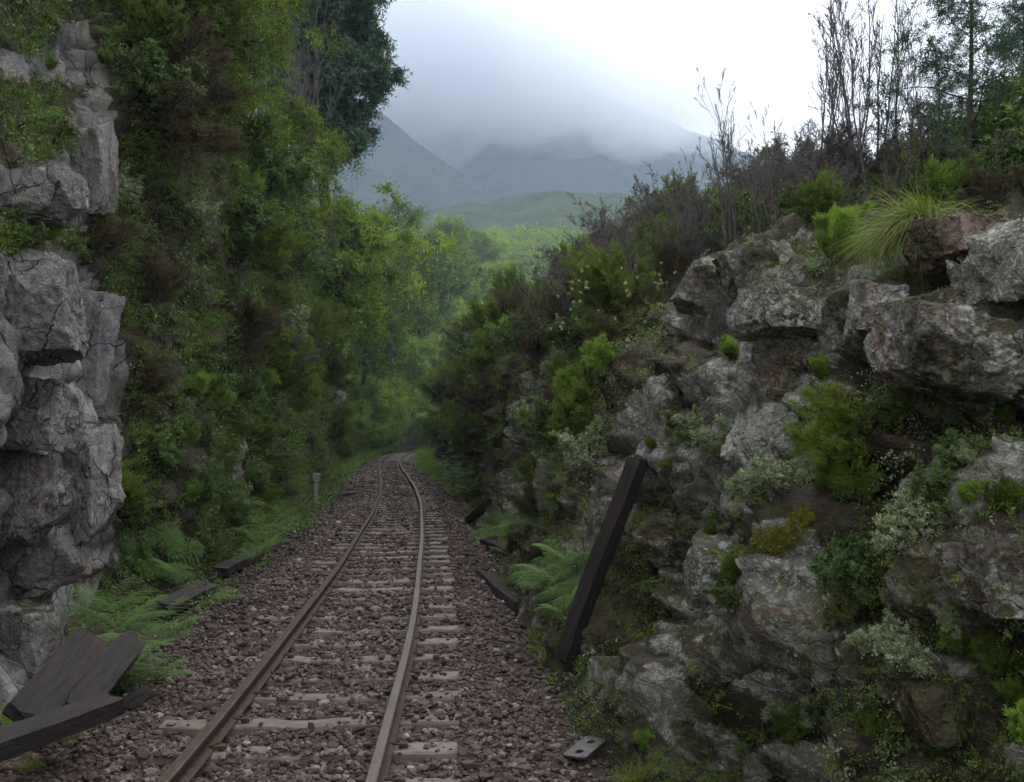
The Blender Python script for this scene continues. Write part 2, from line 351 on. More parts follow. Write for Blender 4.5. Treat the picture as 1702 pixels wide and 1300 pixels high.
LPROF = np.array([(-0.5, -0.62), (-0.1, -0.30), (0.05, 0.4), (0.08, 1.6), (0.14, 3.2), (0.2, 4.6), (0.34, 6.2), (0.9, 7.3), (2.6, 8.2), (7, 9.4), (14, 11), (30, 14), (60, 17)])
def wall(name, side, ny, rows, seed):
    prof = RPROF if side > 0 else LPROF; base = RB if side > 0 else LB
    Y = np.concatenate([np.linspace(-1.5, 1.4, 14), 1.5 * (112 / 1.5) ** np.linspace(0, 1, ny)])
    seg = np.concatenate([[0], np.cumsum(np.hypot(*np.diff(prof, axis=0).T))])
    i0 = 8; ss = np.concatenate([np.linspace(0, seg[i0], rows), seg[i0] + (seg[-1] - seg[i0]) * np.linspace(0, 1, 60)[1:] ** 1.6])
    ws_ = np.interp(Y, [0, 14, 25, 45, 70, 112], [1, 1, 0.75, 0.5, 0.6, 0.8])[:, None] if side > 0 else 1.0; w_ = np.interp(ss, seg, prof[:, 0]); z_ = np.interp(ss, seg, prof[:, 1])
    Hs = np.interp(Y, [0, 8, 12, 25, 45, 70, 112], [0.93, 1.0, 1.14, 1.5, 1.7, 1.3, 0.75] if side > 0 else [1, 1.1, 1.15, 1.15, 1.05, 0.8, 0.6])
    P = np.zeros((len(Y), len(ss), 3))
    P[..., 0] = base(Y)[:, None] + side * w_[None] * ws_; P[..., 1] = Y[:, None]
    z_ = np.broadcast_to(z_[None], (len(Y), len(ss)))
    if side > 0: kz = np.interp(Y, [0, 8, 11, 26, 40, 60], [0.8, 0.9, 1.9, 1.9, 1.4, 1.0])[:, None]; z_ = np.where(z_ > 3.25, 3.25 + (z_ - 3.25) * kz, z_)
    P[..., 2] = np.where(z_ > 0, z_ * Hs[:, None], z_)
    for _ in range(2):                                    # soften the profile's corners
        P[:, 1:-1] = 0.25 * P[:, :-2] + 0.5 * P[:, 1:-1] + 0.25 * P[:, 2:]
    du = np.gradient(P, axis=0); dv = np.gradient(P, axis=1); N = nrm(np.cross(du, dv)) * (1 if side < 0 else -1)
    if N[len(Y) // 2, 100, 0] * side > 0: N = -N
    p = P.reshape(-1, 3); n = N.reshape(-1, 3)
    q = p + (0.35 if side > 0 else 0.18) * np.stack([vnoise(p * 0.9, seed + k) for k in (1, 2, 3)], 1)
    rot = np.array(Matrix.Rotation(R(28 * side), 3, 'Y') @ Matrix.Rotation(R(18), 3, 'X'))
    def blocks(scale, s, tilt, k=4.5):                     # angular plates: tilted tops, chamfered sides, sharp re-entrant creases
        u = (q @ rot.T) * np.array(scale); i = np.floor(u); m = len(u); h = np.full(m, -9.0); h2_ = np.full(m, -9.0); fid = np.zeros(m)
        for dx in (-1, 0, 1):
            for dy in (-1, 0, 1):
                for dz in (-1, 0, 1):
                    c = i + np.array([dx, dy, dz]); a = [_h(c[:, 0], c[:, 1], c[:, 2], s + t) for t in range(7)]
                    v = u - (c + np.stack(a[:3], 1)); g = v + 0.35 * np.roll(v, 1, axis=1)
                    val = a[3] - 0.5 + tilt * ((np.stack(a[4:7], 1) - 0.5) * v).sum(1) - k * np.maximum(np.abs(g).max(1) - 0.42, 0)
                    b = val > h; h2_ = np.where(b, h, np.maximum(h2_, val)); fid = np.where(b, a[3], fid); h = np.where(b, val, h)
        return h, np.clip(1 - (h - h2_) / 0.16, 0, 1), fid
    S1, S2, S3 = ((0.95, 0.75, 1.15), (2.6, 2.0, 3.2), (7, 5.5, 8.5)) if side > 0 else ((0.95, 0.7, 0.55), (2.5, 1.9, 1.4), (7, 5.5, 4.5))
    b1, c1, h1 = blocks(S1, seed + 20, 1.5)
    b2, c2, h2 = blocks(S2, seed + 40, 1.4)
    b3, c3, h3 = blocks(S3, seed + 60, 1.2)
    amp = 0.66 if side > 0 else 0.5
    disp = 0.38 * fbm(p * 0.42, 3, seed) + amp * (0.55 * b1 + (0.26 if side > 0 else 0.30) * b2 + (0.10 if side > 0 else 0.12) * b3 - 0.04 * c1 - 0.02 * c2 - 0.008 * c3 - 0.12) + (0.13 if side > 0 else 0.115) * fbm(p * 2.8, 6, seed + 5, 0.65)
    if side > 0: disp = disp - 0.16
    fade = np.clip((p[:, 2] + 0.45) / 0.6, 0.12, 1) * np.clip(1.25 - (p[:, 2] - 4.5) / 8, 0.5, 1)
    D = disp.reshape(P.shape[:2]).copy()                  # soften the steps over one or two grid cells
    for _ in range(1):
        D[1:-1] = 0.25 * D[:-2] + 0.5 * D[1:-1] + 0.25 * D[2:]; D[:, 1:-1] = 0.25 * D[:, :-2] + 0.5 * D[:, 1:-1] + 0.25 * D[:, 2:]
    disp = D.ravel() + (0.02 if side > 0 else 0.035) * fbm(p * np.array([7, 7, 4.5]), 4, seed + 6, 0.65)
    p2 = p + n * (disp * fade)[:, None]
    ny_, ns_ = P.shape[:2]; P2 = p2.reshape(ny_, ns_, 3)
    if side > 0:                                          # dark hollow under the big blocks
        px, py, dep = project(p2); hol = inpoly(px, py, [(1405, 565), (1450, 590), (1500, 640), (1580, 665), (1720, 640), (1720, 700), (1560, 720), (1430, 700)]).astype(float).reshape(ny_, ns_)
        for _ in range(3):
            hol[1:-1] = 0.25 * hol[:-2] + 0.5 * hol[1:-1] + 0.25 * hol[2:]; hol[:, 1:-1] = 0.25 * hol[:, :-2] + 0.5 * hol[:, 1:-1] + 0.25 * hol[:, 2:]
        p2 = p2 - n * (0.55 * hol.ravel())[:, None]; P2 = p2.reshape(ny_, ns_, 3)
    px, py, dep = project(p2); wob = 26 * fbm(p * 1.7, 4, seed + 9); px = px + wob; py = py + wob[::-1] * 0 + 22 * fbm(p * 1.9 + 31, 4, seed + 8)
    veg = vegmap(side, px, py, p2, seed)
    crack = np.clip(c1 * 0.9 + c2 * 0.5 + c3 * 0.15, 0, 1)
    idx = np.arange(ny_ * ns_).reshape(ny_, ns_)
    quads = np.stack([idx[:-1, :-1], idx[1:, :-1], idx[1:, 1:], idx[:-1, 1:]], -1).reshape(-1, 4)
    if side > 0: quads = quads[:, ::-1]
    me = mesh_np(name, p2, [quads], {'veg': veg, 'crack': crack, 'face': (h1 * 0.5 + h2 * 0.5)}, 'angle', [M['rock_r'] if side > 0 else M['rock_l']])
    o = tag(link(name, me), kind='structure')
    du = np.gradient(P2, axis=0); dv = np.gradient(P2, axis=1); NN = nrm(np.cross(du, dv)); NN = np.where((NN * N).sum(-1, keepdims=True) < 0, -NN, NN)
    area = np.linalg.norm(np.cross(du, dv), axis=-1)
    return dict(P=p2, N=NN.reshape(-1, 3), N0=n, veg=veg, area=area.ravel(), obj=o, px=project(p2))
BARE_L = [[(-200, 40), (60, 90), (95, 20), (150, 30), (192, 170), (197, 240), (150, 330), (132, 385), (-200, 365)],
          [(-200, 440), (60, 405), (130, 430), (200, 560), (214, 640), (204, 700), (184, 850), (196, 930), (140, 1010), (84, 1070), (30, 1190), (-200, 1290)]]
VEG_L2 = [[(-50, 150), (60, 130), (130, 150), (110, 215), (70, 280), (-50, 260)]]
BARE_R = [[(1105, 535), (1150, 445), (1200, 400), (1300, 395), (1345, 470), (1400, 560), (1330, 640), (1200, 580)],
          [(1070, 650), (1200, 590), (1330, 620), (1300, 770), (1240, 860), (1150, 830), (1060, 800)],
          [(1125, 900), (1250, 870), (1390, 850), (1390, 1050), (1330, 1160), (1160, 1140)],
          [(1470, 500), (1720, 450), (1720, 640), (1550, 670)], [(1520, 360), (1720, 340), (1720, 460), (1530, 450)],
          [(860, 620), (910, 610), (930, 690), (870, 900), (800, 860), (840, 740)], [(990, 740), (1060, 640), (1090, 800), (1010, 1000), (960, 900)],
          [(1600, 900), (1720, 880), (1720, 1000), (1620, 1010)], [(1100, 1000), (1150, 1140), (1280, 1290), (1120, 1290), (1060, 1150)]]
DENSE_R = [[(715, 650), (860, 430), (1000, 390), (1110, 430), (1100, 540), (1000, 640), (915, 640), (860, 600), (830, 730), (770, 790), (715, 760)],
           [(1330, 690), (1490, 690), (1480, 830), (1400, 930), (1300, 850)], [(880, 640), (1000, 640), (1010, 740), (930, 800)]]
def vegmap(side, px, py, p, seed):
    nz = fbm(p * 1.1 + 50, 5, seed + 77, 0.6)
    if side < 0:
        v = np.full(len(p), 0.95); v += 0.25 * nz
        b = inpoly(px, py, BARE_L[0]) | inpoly(px, py, BARE_L[1]); v[b] = 0.02 + 0.6 * np.clip(nz[b] - 0.05, 0, 1)
        m = inpoly(px, py, VEG_L2[0]); v[m] = 0.8
        far = inpoly(px, py, [(530, 570), (575, 540), (600, 640), (590, 700), (545, 690)]); v[far] = 0.15
        far = inpoly(px, py, [(385, 690), (412, 680), (415, 900), (385, 930)]); v[far] = 0.25
    else:
        v = 0.52 + 0.85 * nz
        for pl in BARE_R: m = inpoly(px, py, pl); v[m] = 0.03 + 0.75 * np.clip(nz[m] + 0.0, 0, 1)
        for pl in DENSE_R: m = inpoly(px, py, pl); v[m] = 0.9 + 0.2 * nz[m]
        v = np.where(p[:, 2] > np.where(p[:, 1] < 9, 3.6, 4.1), 0.95, v)
    return np.clip(v, 0, 1)
WL = wall('left_cutting_wall', -1, 560, 300, 3)
WR = wall('right_cutting_wall', 1, 620, 330, 8)
def zsurf(W, x, y):                                      # top surface height of a wall at x, y
    P = W['P']; m = (np.abs(P[:, 0] - x) < 0.5) & (np.abs(P[:, 1] - y) < 0.6)
    if not m.any(): return None
    Q = P[m]; d = (Q[:, 0] - x) ** 2 + (Q[:, 1] - y) ** 2; k = np.argsort(d)[:5]; return float(Q[k, 2].max())
def on_wall(W, px, py, rad=9):
    X, Yp, dep = W['px']; d2 = (X - px) ** 2 + (Yp - py) ** 2
    m = np.where(d2 < rad * rad)[0]
    if len(m) == 0: m = np.array([np.argmin(d2)])
    k = m[np.argmin(dep[m])]
    return W['P'][k], W['N'][k]
#PART2
# ------------------------------------------------------------------ ground, ballast bed
def stone_mat(name, scale):
    m, nt = new_mat(name); g = G(nt); v = g.n('ShaderNodeTexCoord').outputs['Object']
    f = g.noise(v, scale, 6, 0.7); t = g.attr('tint')
    c = g.ramp(t, [(0.0, (0.046, 0.031, 0.026)), (0.35, (0.098, 0.068, 0.059)), (0.7, (0.152, 0.109, 0.095)), (0.93, (0.25, 0.195, 0.17)), (1.0, (0.36, 0.32, 0.29))])
    c = g.mix(1.0, c, g.ramp(f, [(0.3, 0.55), (0.7, 1.15)]), 'MULTIPLY')
    p = g.n('ShaderNodeBsdfPrincipled', {'Base Color': c, 'Roughness': 0.8, 'Specular IOR Level': 0.3, 'Normal': g.bump(f, 0.5, 0.01)})
    g.out(p.outputs[0]); return m
def earth_mat(name):
    m, nt = new_mat(name); g = G(nt); v = g.n('ShaderNodeTexCoord').outputs['Object']
    vo = g.n('ShaderNodeTexVoronoi', {'Vector': v, 'Scale': 17.0}); f = g.noise(v, 3.0, 8, 0.7)
    vr = g.n('ShaderNodeSeparateColor', {0: vo.outputs['Color']}).outputs[0]
    c = g.ramp(vr, [(0.0, (0.045, 0.033, 0.031)), (0.5, (0.09, 0.068, 0.063)), (1.0, (0.14, 0.11, 0.10))])
    c = g.mix(g.ramp(f, [(0.48, 0.0), (0.62, 0.8)]), c, (0.030, 0.022, 0.017))
    c = g.mix(g.ramp(g.attr('edge'), [(0.25, 0.0), (0.75, 0.9)]), c, g.ramp(f, [(0.35, (0.022, 0.017, 0.013)), (0.6, (0.035, 0.034, 0.014)), (0.75, (0.05, 0.06, 0.018))]))
    p = g.n('ShaderNodeBsdfPrincipled', {'Base Color': c, 'Roughness': 0.9, 'Specular IOR Level': 0.2,
        'Normal': g.bump(g.math('ADD', vo.outputs['Distance'], f), 0.8, 0.03)})
    g.out(p.outputs[0]); return m
M['stone'] = stone_mat('ballast_stone', 30); M['earth'] = earth_mat('stony_earth')
bw = np.linspace(-4.2, 4.2, 85)
def bedz(wd, x, y):
    a = np.abs(wd); z = np.interp(a, [0, 0.95, 1.25, 1.9, 2.6, 4.2], [-0.185, -0.185, -0.20, -0.34, -0.38, -0.36])
    p = np.stack([x, y, np.zeros_like(x)], -1).reshape(-1, 3)
    return z + (0.030 * fbm(p * 1.6, 4, 91) + 0.02 * fbm(p * 7, 3, 92)).reshape(x.shape)
bs = np.concatenate([np.arange(0.5, 36, 0.1), np.arange(36, _sl[-1], 0.3)])
bx, by, bd = track(bs); bn = np.stack([bd[:, 1], -bd[:, 0]], 1)
BX = bx[:, None] + bn[:, :1] * bw; BY = by[:, None] + bn[:, 1:] * bw
BZ = bedz(np.broadcast_to(bw, BX.shape), BX, BY)
ii = np.arange(BX.size).reshape(BX.shape); qq = np.stack([ii[:-1, :-1], ii[:-1, 1:], ii[1:, 1:], ii[1:, :-1]], -1).reshape(-1, 4)
edge = np.clip((np.abs(np.broadcast_to(bw, BX.shape)) - 1.3) / 1.1, 0, 1).ravel()
tag(link('ballast_bed', mesh_np('ballast_bed', np.stack([BX, BY, BZ], -1).reshape(-1, 3), [qq], {'edge': edge}, True, [M['earth']])), kind='structure')
gm = MB().add([(-640, -50, -0.62), (640, -50, -0.62), (640, 1180, -0.62), (-640, 1180, -0.62)], [[0, 1, 2, 3]])
gme = gm.mesh('ground', M['earth']); tag(link('ground', gme), kind='structure')

# ------------------------------------------------------------------ concrete sleepers with spring clips
GA = 1.067 / 2 + 0.034
def conc_mat():
    m, nt = new_mat('weathered_concrete'); g = G(nt); v = g.n('ShaderNodeTexCoord').outputs['Object']
    f = g.noise(v, 7, 8, 0.7); oi = g.n('ShaderNodeObjectInfo').outputs['Random']
    c = g.ramp(f, [(0.28, (0.085, 0.065, 0.055)), (0.5, (0.20, 0.165, 0.145)), (0.75, (0.30, 0.265, 0.24))])
    c = g.mix(g.math('MULTIPLY', oi, 0.4), c, (0.10, 0.075, 0.062))
    p = g.n('ShaderNodeBsdfPrincipled', {'Base Color': c, 'Roughness': 0.85, 'Specular IOR Level': 0.25, 'Normal': g.bump(g.noise(v, 40, 6, 0.7), 0.5, 0.01)})
    g.out(p.outputs[0]); return m
def rust_mat():
    m, nt = new_mat('rusty_rail_steel'); g = G(nt); v = g.n('ShaderNodeTexCoord').outputs['Object']
    f = g.noise(v, 18, 7, 0.7); l = g.noise(v, 2.2, 4, 0.6); t = g.attr('tint')
    rust = g.ramp(f, [(0.3, (0.022, 0.013, 0.009)), (0.55, (0.060, 0.034, 0.022)), (0.75, (0.10, 0.058, 0.036))])
    top = g.ramp(g.math('ADD', g.math('MULTIPLY', f, 0.5), g.math('MULTIPLY', l, 0.5)), [(0.35, (0.065, 0.045, 0.036)), (0.62, (0.135, 0.105, 0.088))])
    k = g.ramp(t, [(0.55, 0.0), (0.75, 1.0)])
    p = g.n('ShaderNodeBsdfPrincipled', {'Base Color': g.mix(k, rust, top), 'Roughness': g.mix(k, (0.85,) * 3, (0.46,) * 3), 'Metallic': 0.0, 'Specular IOR Level': 0.5, 'Normal': g.bump(f, 0.35, 0.004)})
    g.out(p.outputs[0]); return m
M['paleconc'] = bark_mat('pale_concrete', (0.16, 0.15, 0.14), (0.40, 0.39, 0.36), 9); M['concrete'] = conc_mat(); M['rust'] = rust_mat()
def sleeper_mesh(seed):
    rng = np.random.default_rng(seed); n = 15; xs = np.linspace(-1.02, 1.02, n); V = []
    for x in xs:
        dip = 0.018 * math.exp(-(x / 0.35) ** 2); tz = -0.138 - dip
        j = rng.normal(size=(6, 2)) * 0.0035
        prof = np.array([(-0.125, tz - 0.17), (-0.098, tz - 0.014), (-0.086, tz), (0.086, tz), (0.098, tz - 0.014), (0.125, tz - 0.17)]) + j
        V += [(x, a, b) for a, b in prof]
    q = [[i * 6 + k, i * 6 + k + 1, (i + 1) * 6 + k + 1, (i + 1) * 6 + k] for i in range(n - 1) for k in range(5)]
    b = MB().add(V, np.array(q)[:, ::-1]); e = (n - 1) * 6
    b.q.append(np.array([[0, 1, 4, 5], [1, 2, 3, 4], [e + 5, e + 4, e + 1, e], [e + 4, e + 3, e + 2, e + 1]]))
    return b.mesh('sleeper', M['concrete'])
SLM = [sleeper_mesh(k) for k in range(5)]
def clip_mesh():
    b = MB(); t = np.linspace(-0.3, 5.2, 15)
    pts = np.stack([0.035 + 0.032 * np.cos(t), 0.034 * np.sin(t), 0.012 + 0.010 * np.sin(t * 0.5)], 1)
    pts = np.concatenate([[(0.09, -0.02, 0.004)], pts, [(-0.03, -0.012, 0.018)]])
    b.add(*sweep(pts, [0.0085] * len(pts), 6)); b.add(*box((0.06, 0, 0.008), (0.05, 0.05, 0.024)))
    return b.mesh('rail_clip', M['rust'])
CLM = clip_mesh()
SLS = []; s = 4.1; k = 0
srng = np.random.default_rng(5)
# sleeper positions: 0.62 m apart along the track
while s < _sl[-1] - 12:
    SLS.append(s); s += 0.62
for i, s in enumerate(SLS):
    x, y, d = track(s)
    if y < 4.4: continue
    a = math.atan2(d[1], d[0]) - math.pi / 2 + srng.normal() * 0.012
    o = link('sleeper', SLM[i % 5]); o.location = (x + srng.normal() * 0.012, y, srng.normal() * 0.004 - 0.002); o.rotation_euler = (0, 0, a)
    lab = 'weathered grey concrete sleeper half buried in brown ballast under the two rails'
    tag(o, lab, 'sleeper', 'concrete sleepers under the rails')
    if y < 24:
        for sx in (-1, 1):
            for so in (-1, 1):
                c = link('rail_clip', CLM, o); c.location = (sx * (GA) + so * 0.052, 0, -0.128); c.rotation_euler = (0, 0, 0 if so > 0 else math.pi)
SLY = np.array([float(track(s)[1]) for s in SLS])

# ------------------------------------------------------------------ rails
def rail(sidev):
    prof = [(-0.055, -0.130), (-0.055, -0.121), (-0.012, -0.108), (-0.008, -0.098), (-0.008, -0.046), (-0.033, -0.034), (-0.033, -0.008), (-0.026, -0.001), (0.026, -0.001),
            (0.033, -0.008), (0.033, -0.034), (0.008, -0.046), (0.008, -0.098), (0.012, -0.108), (0.055, -0.121), (0.055, -0.130)]
    tt = [0, 0, 0, 0, 0, 0, 0.45, 0.75, 0.9, 0.6, 0, 0, 0, 0, 0.2, 0]
    if sidev < 0: tt = [0, 0.2, 0, 0, 0, 0, 0.3, 0.5, 0.56, 0.95, 0.1, 0, 0, 0, 0.2, 0]
    ss = np.concatenate([np.arange(1.0, 40, 0.25), np.arange(40, _sl[-1] - 1, 0.4)])
    x, y, d = track(ss); n = np.stack([d[:, 1], -d[:, 0]], 1); V = []; T = []
    z0 = 0.006 * np.sin(ss * 0.55 + sidev) ; lat = 0.008 * np.sin(ss * 0.8 + sidev * 2)
    for (u, v), t in zip(prof, tt):
        o = sidev * GA + u + lat; V.append(np.stack([x + n[:, 0] * o, y + n[:, 1] * o, v + z0], 1)); T.append(np.full(len(ss), t))
    k = len(prof); V = np.stack(V, 1).reshape(-1, 3); T = np.stack(T, 1).ravel()
    q = np.array([[i * k + j, i * k + (j + 1) % k, (i + 1) * k + (j + 1) % k, (i + 1) * k + j] for i in range(len(ss) - 1) for j in range(k)])
    o = link('rail', MB().add(V, q, tint=T).mesh('rail', M['rust']))
    return o
tag(rail(-1), 'brown rusty rail on the left of the track, curving away from the bottom left', 'rail', 'rails of the track')
tag(rail(1), 'rusty rail on the right of the track with a dull worn top', 'rail', 'rails of the track')

# ------------------------------------------------------------------ ballast stones (nobody could count them)
def stones(rng, pos, size, tint):
    ph = (1 + 5 ** 0.5) / 2
    iv = nrm(np.array([(-1, ph, 0), (1, ph, 0), (-1, -ph, 0), (1, -ph, 0), (0, -1, ph), (0, 1, ph), (0, -1, -ph), (0, 1, -ph), (ph, 0, -1), (ph, 0, 1), (-ph, 0, -1), (-ph, 0, 1)], float))
    it = np.array([(0, 11, 5), (0, 5, 1), (0, 1, 7), (0, 7, 10), (0, 10, 11), (1, 5, 9), (5, 11, 4), (11, 10, 2), (10, 7, 6), (7, 1, 8), (3, 9, 4), (3, 4, 2), (3, 2, 6), (3, 6, 8), (3, 8, 9), (4, 9, 5), (2, 4, 11), (6, 2, 10), (8, 6, 7), (9, 8, 1)])
    n = len(pos); A = nrm(rng.normal(size=(n, 3))); B = nrm(np.cross(A, rng.normal(size=(n, 3)))); C = np.cross(A, B)
    Rm = np.stack([A, B, C], 1)
    sc3 = np.exp(rng.normal(0, 0.42, (n, 1, 3))).clip(0.35, 1.8); V = np.broadcast_to(iv, (n, 12, 3)) * rng.uniform(0.45, 1.25, (n, 12, 1)) * sc3
    cut = rng.uniform(0.28, 0.62, (n, 1, 3)); V = np.clip(V, -cut, cut * 1.2)                     # broken flat faces
    V = V @ Rm; V = V * np.array([1.2, 1.2, 0.85]) * (size[:, None, None] * 0.74) + pos[:, None]
    T = (it[None] + (np.arange(n) * 12)[:, None, None]).reshape(-1, 3)
    return V.reshape(-1, 3), T, np.repeat(tint, 12)
def ballast():
    rng = np.random.default_rng(21); b = MB()
    for y0, y1, size, cover in ((3.2, 9, 0.034, 1.45), (9, 17, 0.040, 1.35), (17, 34, 0.056, 1.15), (34, 62, 0.08, 0.9)):
        n = int((y1 - y0) * 4.6 / (size * size) * cover * 0.8)
        s0, s1 = np.interp([y0, y1], _yy, _sl); s = rng.uniform(s0, s1, n); wd = rng.normal(0, 1.0, n) * 0.0 + rng.uniform(-2.3, 2.3, n)
        keep = rng.random(n) < np.interp(np.abs(wd), [0, 1.4, 1.9, 2.3], [1, 1, 0.6, 0.15]); s = s[keep]; wd = wd[keep]; n = len(s)
        x, y, d = track(s); x = x + d[:, 1] * wd; yq = y - d[:, 0] * wd
        near = np.min(np.abs(np.asarray(SLS)[None] - s[:, None]), 1) if n < 1 else np.abs((s - 4.1) - np.round((s - 4.1) / 0.62) * 0.62)
        k = np.clip(np.round((s - 4.1) / 0.62), 0, 999)
        pn = fbm(np.stack([wd * 1.3, s * 1.1, np.zeros(n)], 1), 3, 44)
        cov = np.clip(0.62 + 1.1 * (_h(k, k * 0, k * 0, 9) - 0.5) + 1.3 * pn, 0.02, 1)
        cov = cov * np.where(wd > 0.62, 0.25, 1.0) * np.where((wd < 0.5) & (yq > 10), 0.7, 1.0)
        onsl = (near < 0.115) & (np.abs(wd) < 1.03)
        sz = size * rng.lognormal(0, 0.33, n).clip(0.45, 2.2)
        keep = ~(onsl & (rng.random(n) > cov * 0.9)) & ~(np.abs(np.abs(wd) - GA) < 0.065 + sz * 0.3)
        z = bedz(wd, x, yq) + rng.uniform(-0.15, 0.45, n) * sz; z = np.where(onsl, -0.142 + sz * 0.22, z)
        nr = np.abs(np.abs(wd) - GA) < 0.14; z = np.where(nr, np.minimum(z, -0.145), z)
        P = np.stack([x, yq, z], 1)[keep]; sz = sz[keep]; m = len(P)
        t = np.clip(0.42 + 0.27 * rng.normal(size=m) + 0.25 * fbm(P * 1.2, 3, 60), 0, 0.93); t = np.where(rng.random(m) < 0.015, 1.0, t)
        v, tr, ti = stones(rng, P, sz, t); b.add(v, tris=tr, tint=ti)
    o = link('ballast', b.mesh('ballast', M['stone'])); tag(o, 'loose purple brown ballast stones between and beside the rails', 'ballast', kind='stuff')
ballast()

# ------------------------------------------------------------------ old timbers, kilometre post, track plates
def wood_mat(name, a, b):
    m, nt = new_mat(name); g = G(nt); v = g.n('ShaderNodeTexCoord').outputs['Object']
    mp = g.n('ShaderNodeMapping', {'Vector': v, 'Scale': (1.2, 14, 14)}).outputs[0]
    f = g.noise(mp, 3, 8, 0.7, 0.6); k = g.noise(v, 3.5, 6, 0.65)
    c = g.ramp(f, [(0.3, a), (0.7, b)]); c = g.mix(g.ramp(k, [(0.55, 0.0), (0.72, 0.6)]), c, (0.055, 0.032, 0.026)); c = g.mix(g.ramp(g.noise(v, 9, 6, 0.7), [(0.62, 0.0), (0.7, 0.5)]), c, (0.06, 0.07, 0.025))
    p = g.n('ShaderNodeBsdfPrincipled', {'Base Color': c, 'Roughness': 0.8, 'Specular IOR Level': 0.3, 'Normal': g.bump(f, 0.8, 0.02)})
    g.out(p.outputs[0]); return m
M['timber'] = wood_mat('tarred_old_timber', (0.010, 0.008, 0.008), (0.055, 0.045, 0.042))
M['greywood'] = wood_mat('weathered_grey_timber', (0.014, 0.011, 0.011), (0.055, 0.045, 0.042))
def timber(name, a, b, wd, th, roll, label, mat='timber', seed=0, group=None, cat='timber'):
    """old squared timber from end a to end b, split and worn"""
    rng = np.random.default_rng(seed + 300); a = np.array(a, float); b = np.array(b, float); L = np.linalg.norm(b - a)
    n = max(8, int(L / 0.08)); V = []
    xs = np.linspace(-L / 2, L / 2, n); k = 12
    ph = rng.uniform(0, 6, 4)
    cor = np.array([(-1, -1), (-.35, -1), (.3, -1), (1, -1), (1, -.3), (1, .35), (1, 1), (.3, 1), (-.25, 1), (-1, 1), (-1, .4), (-1, -.4)], float)
    for i, x in enumerate(xs):
        e = 1 - 0.22 * max(0, abs(x) / (L / 2) - 0.93) / 0.07 * rng.random()
        wv = 0.012 * math.sin(x * 3 + ph[0]) ; j = rng.normal(size=(k, 2)) * 0.018
        rd = np.where(np.abs(cor[:, 0]) + np.abs(cor[:, 1]) > 1.9, 0.985, 1.0)[:, None]
        cc = cor * rd + j; cc[1] *= (1, 0.92); cc[7] *= (1, 0.86 + 0.1 * math.sin(x * 2 + ph[1]))
        xx = x + (rng.normal(size=k) * 0.02 if i in (0, n - 1) else np.zeros(k))
        V += [(xx[m], cc[m, 0] * wd / 2 * e + wv, cc[m, 1] * th / 2 * e) for m in range(k)]
    q = [[i * k + j, i * k + (j + 1) % k, (i + 1) * k + (j + 1) % k, (i + 1) * k + j] for i in range(n - 1) for j in range(k)]
    bm_ = MB().add(V, np.array(q)); c0 = bm_.n
    ends = [[0, j + 1, j, 0] for j in range(1, k - 1)]
    bm_.t.append(np.array([[0, j + 1, j] for j in range(1, k - 1)])); e0 = (n - 1) * k; bm_.t.append(np.array([[e0, e0 + j, e0 + j + 1] for j in range(1, k - 1)]))
    o = link(name, bm_.mesh(name, M[mat])); o.location = (a + b) / 2
    d = Vector((b - a) / L); qn = d.to_track_quat('X', 'Z') @ Quaternion((1, 0, 0), R(roll)); o.rotation_mode = 'QUATERNION'; o.rotation_quaternion = qn
    return tag(o, label, cat, group)
fw_, _n = on_wall(WR, 945, 1085, 14); foot = at(937, 1098, min(ground(937, 1098, -0.3)[1], fw_[1] - 0.1)); tp_, tn_ = on_wall(WR, 1062, 762, 14)
top_ = at(1060, 762, tp_[1] - 0.03); print('TIMBER', foot, tp_, top_)
timber('leaning_timber', foot, top_, 0.155, 0.115, 35, 'long dark squared timber leaning up against the right rock wall', seed=1)
timber('old_sleeper', at(38, 1195, 5.7), at(150, 1062, 6.6), 0.25, 0.09, 38, 'broad dark board tilted against the foot of the pale left rock', seed=2, cat='old sleeper', group='old wooden sleepers dumped beside the track')
timber('old_sleeper', at(125, 1185, 5.9), at(224, 1066, 6.7), 0.19, 0.10, 34, 'dark split board on edge beside the broad board, ferns at its end', seed=3, cat='old sleeper', group='old wooden sleepers dumped beside the track')
timber('old_sleeper', at(-60, 1262, 4.9), at(186, 1168, 5.9), 0.15, 0.11, 12, 'long grey brown log like sleeper lying lowest in front of the two dark boards', mat='greywood', seed=4, cat='old sleeper', group='old wooden sleepers dumped beside the track')
timber('old_sleeper', ground(200, 1184, -0.25), ground(248, 1150, -0.22), 0.16, 0.08, 10, 'short dark board end poking out of the ballast by the left ferns', seed=5, cat='old sleeper', group='old wooden sleepers dumped beside the track')
timber('old_sleeper', ground(272, 1010, -0.22), ground(350, 975, -0.27), 0.24, 0.12, 15, 'dark sleeper lying under the left ferns above the ballast edge', seed=6, cat='old sleeper', group='old wooden sleepers dumped beside the track')
timber('old_sleeper', ground(365, 950, -0.2), ground(430, 918, -0.27), 0.24, 0.12, 5, 'dark low sleeper against the left wall foot beyond the ferns', seed=7, cat='old sleeper', group='old wooden sleepers dumped beside the track')
timber('old_sleeper', ground(803, 955, -0.22), ground(868, 1012, -0.24), 0.24, 0.13, -10, 'dark sleeper lying slanted at the right edge of the ballast', seed=8, cat='old sleeper', group='old wooden sleepers dumped beside the track')
timber('old_sleeper', ground(868, 992, -0.2), ground(928, 1004, -0.15), 0.30, 0.06, 14, 'flat dark board beside the slanted sleeper under the right ferns', seed=9, cat='old sleeper', group='old wooden sleepers dumped beside the track')
timber('old_sleeper', ground(808, 900, -0.22), ground(868, 922, -0.2), 0.24, 0.13, 8, 'dark sleeper pair end lying by the right wall below the ferns', seed=10, cat='old sleeper', group='old wooden sleepers dumped beside the track')
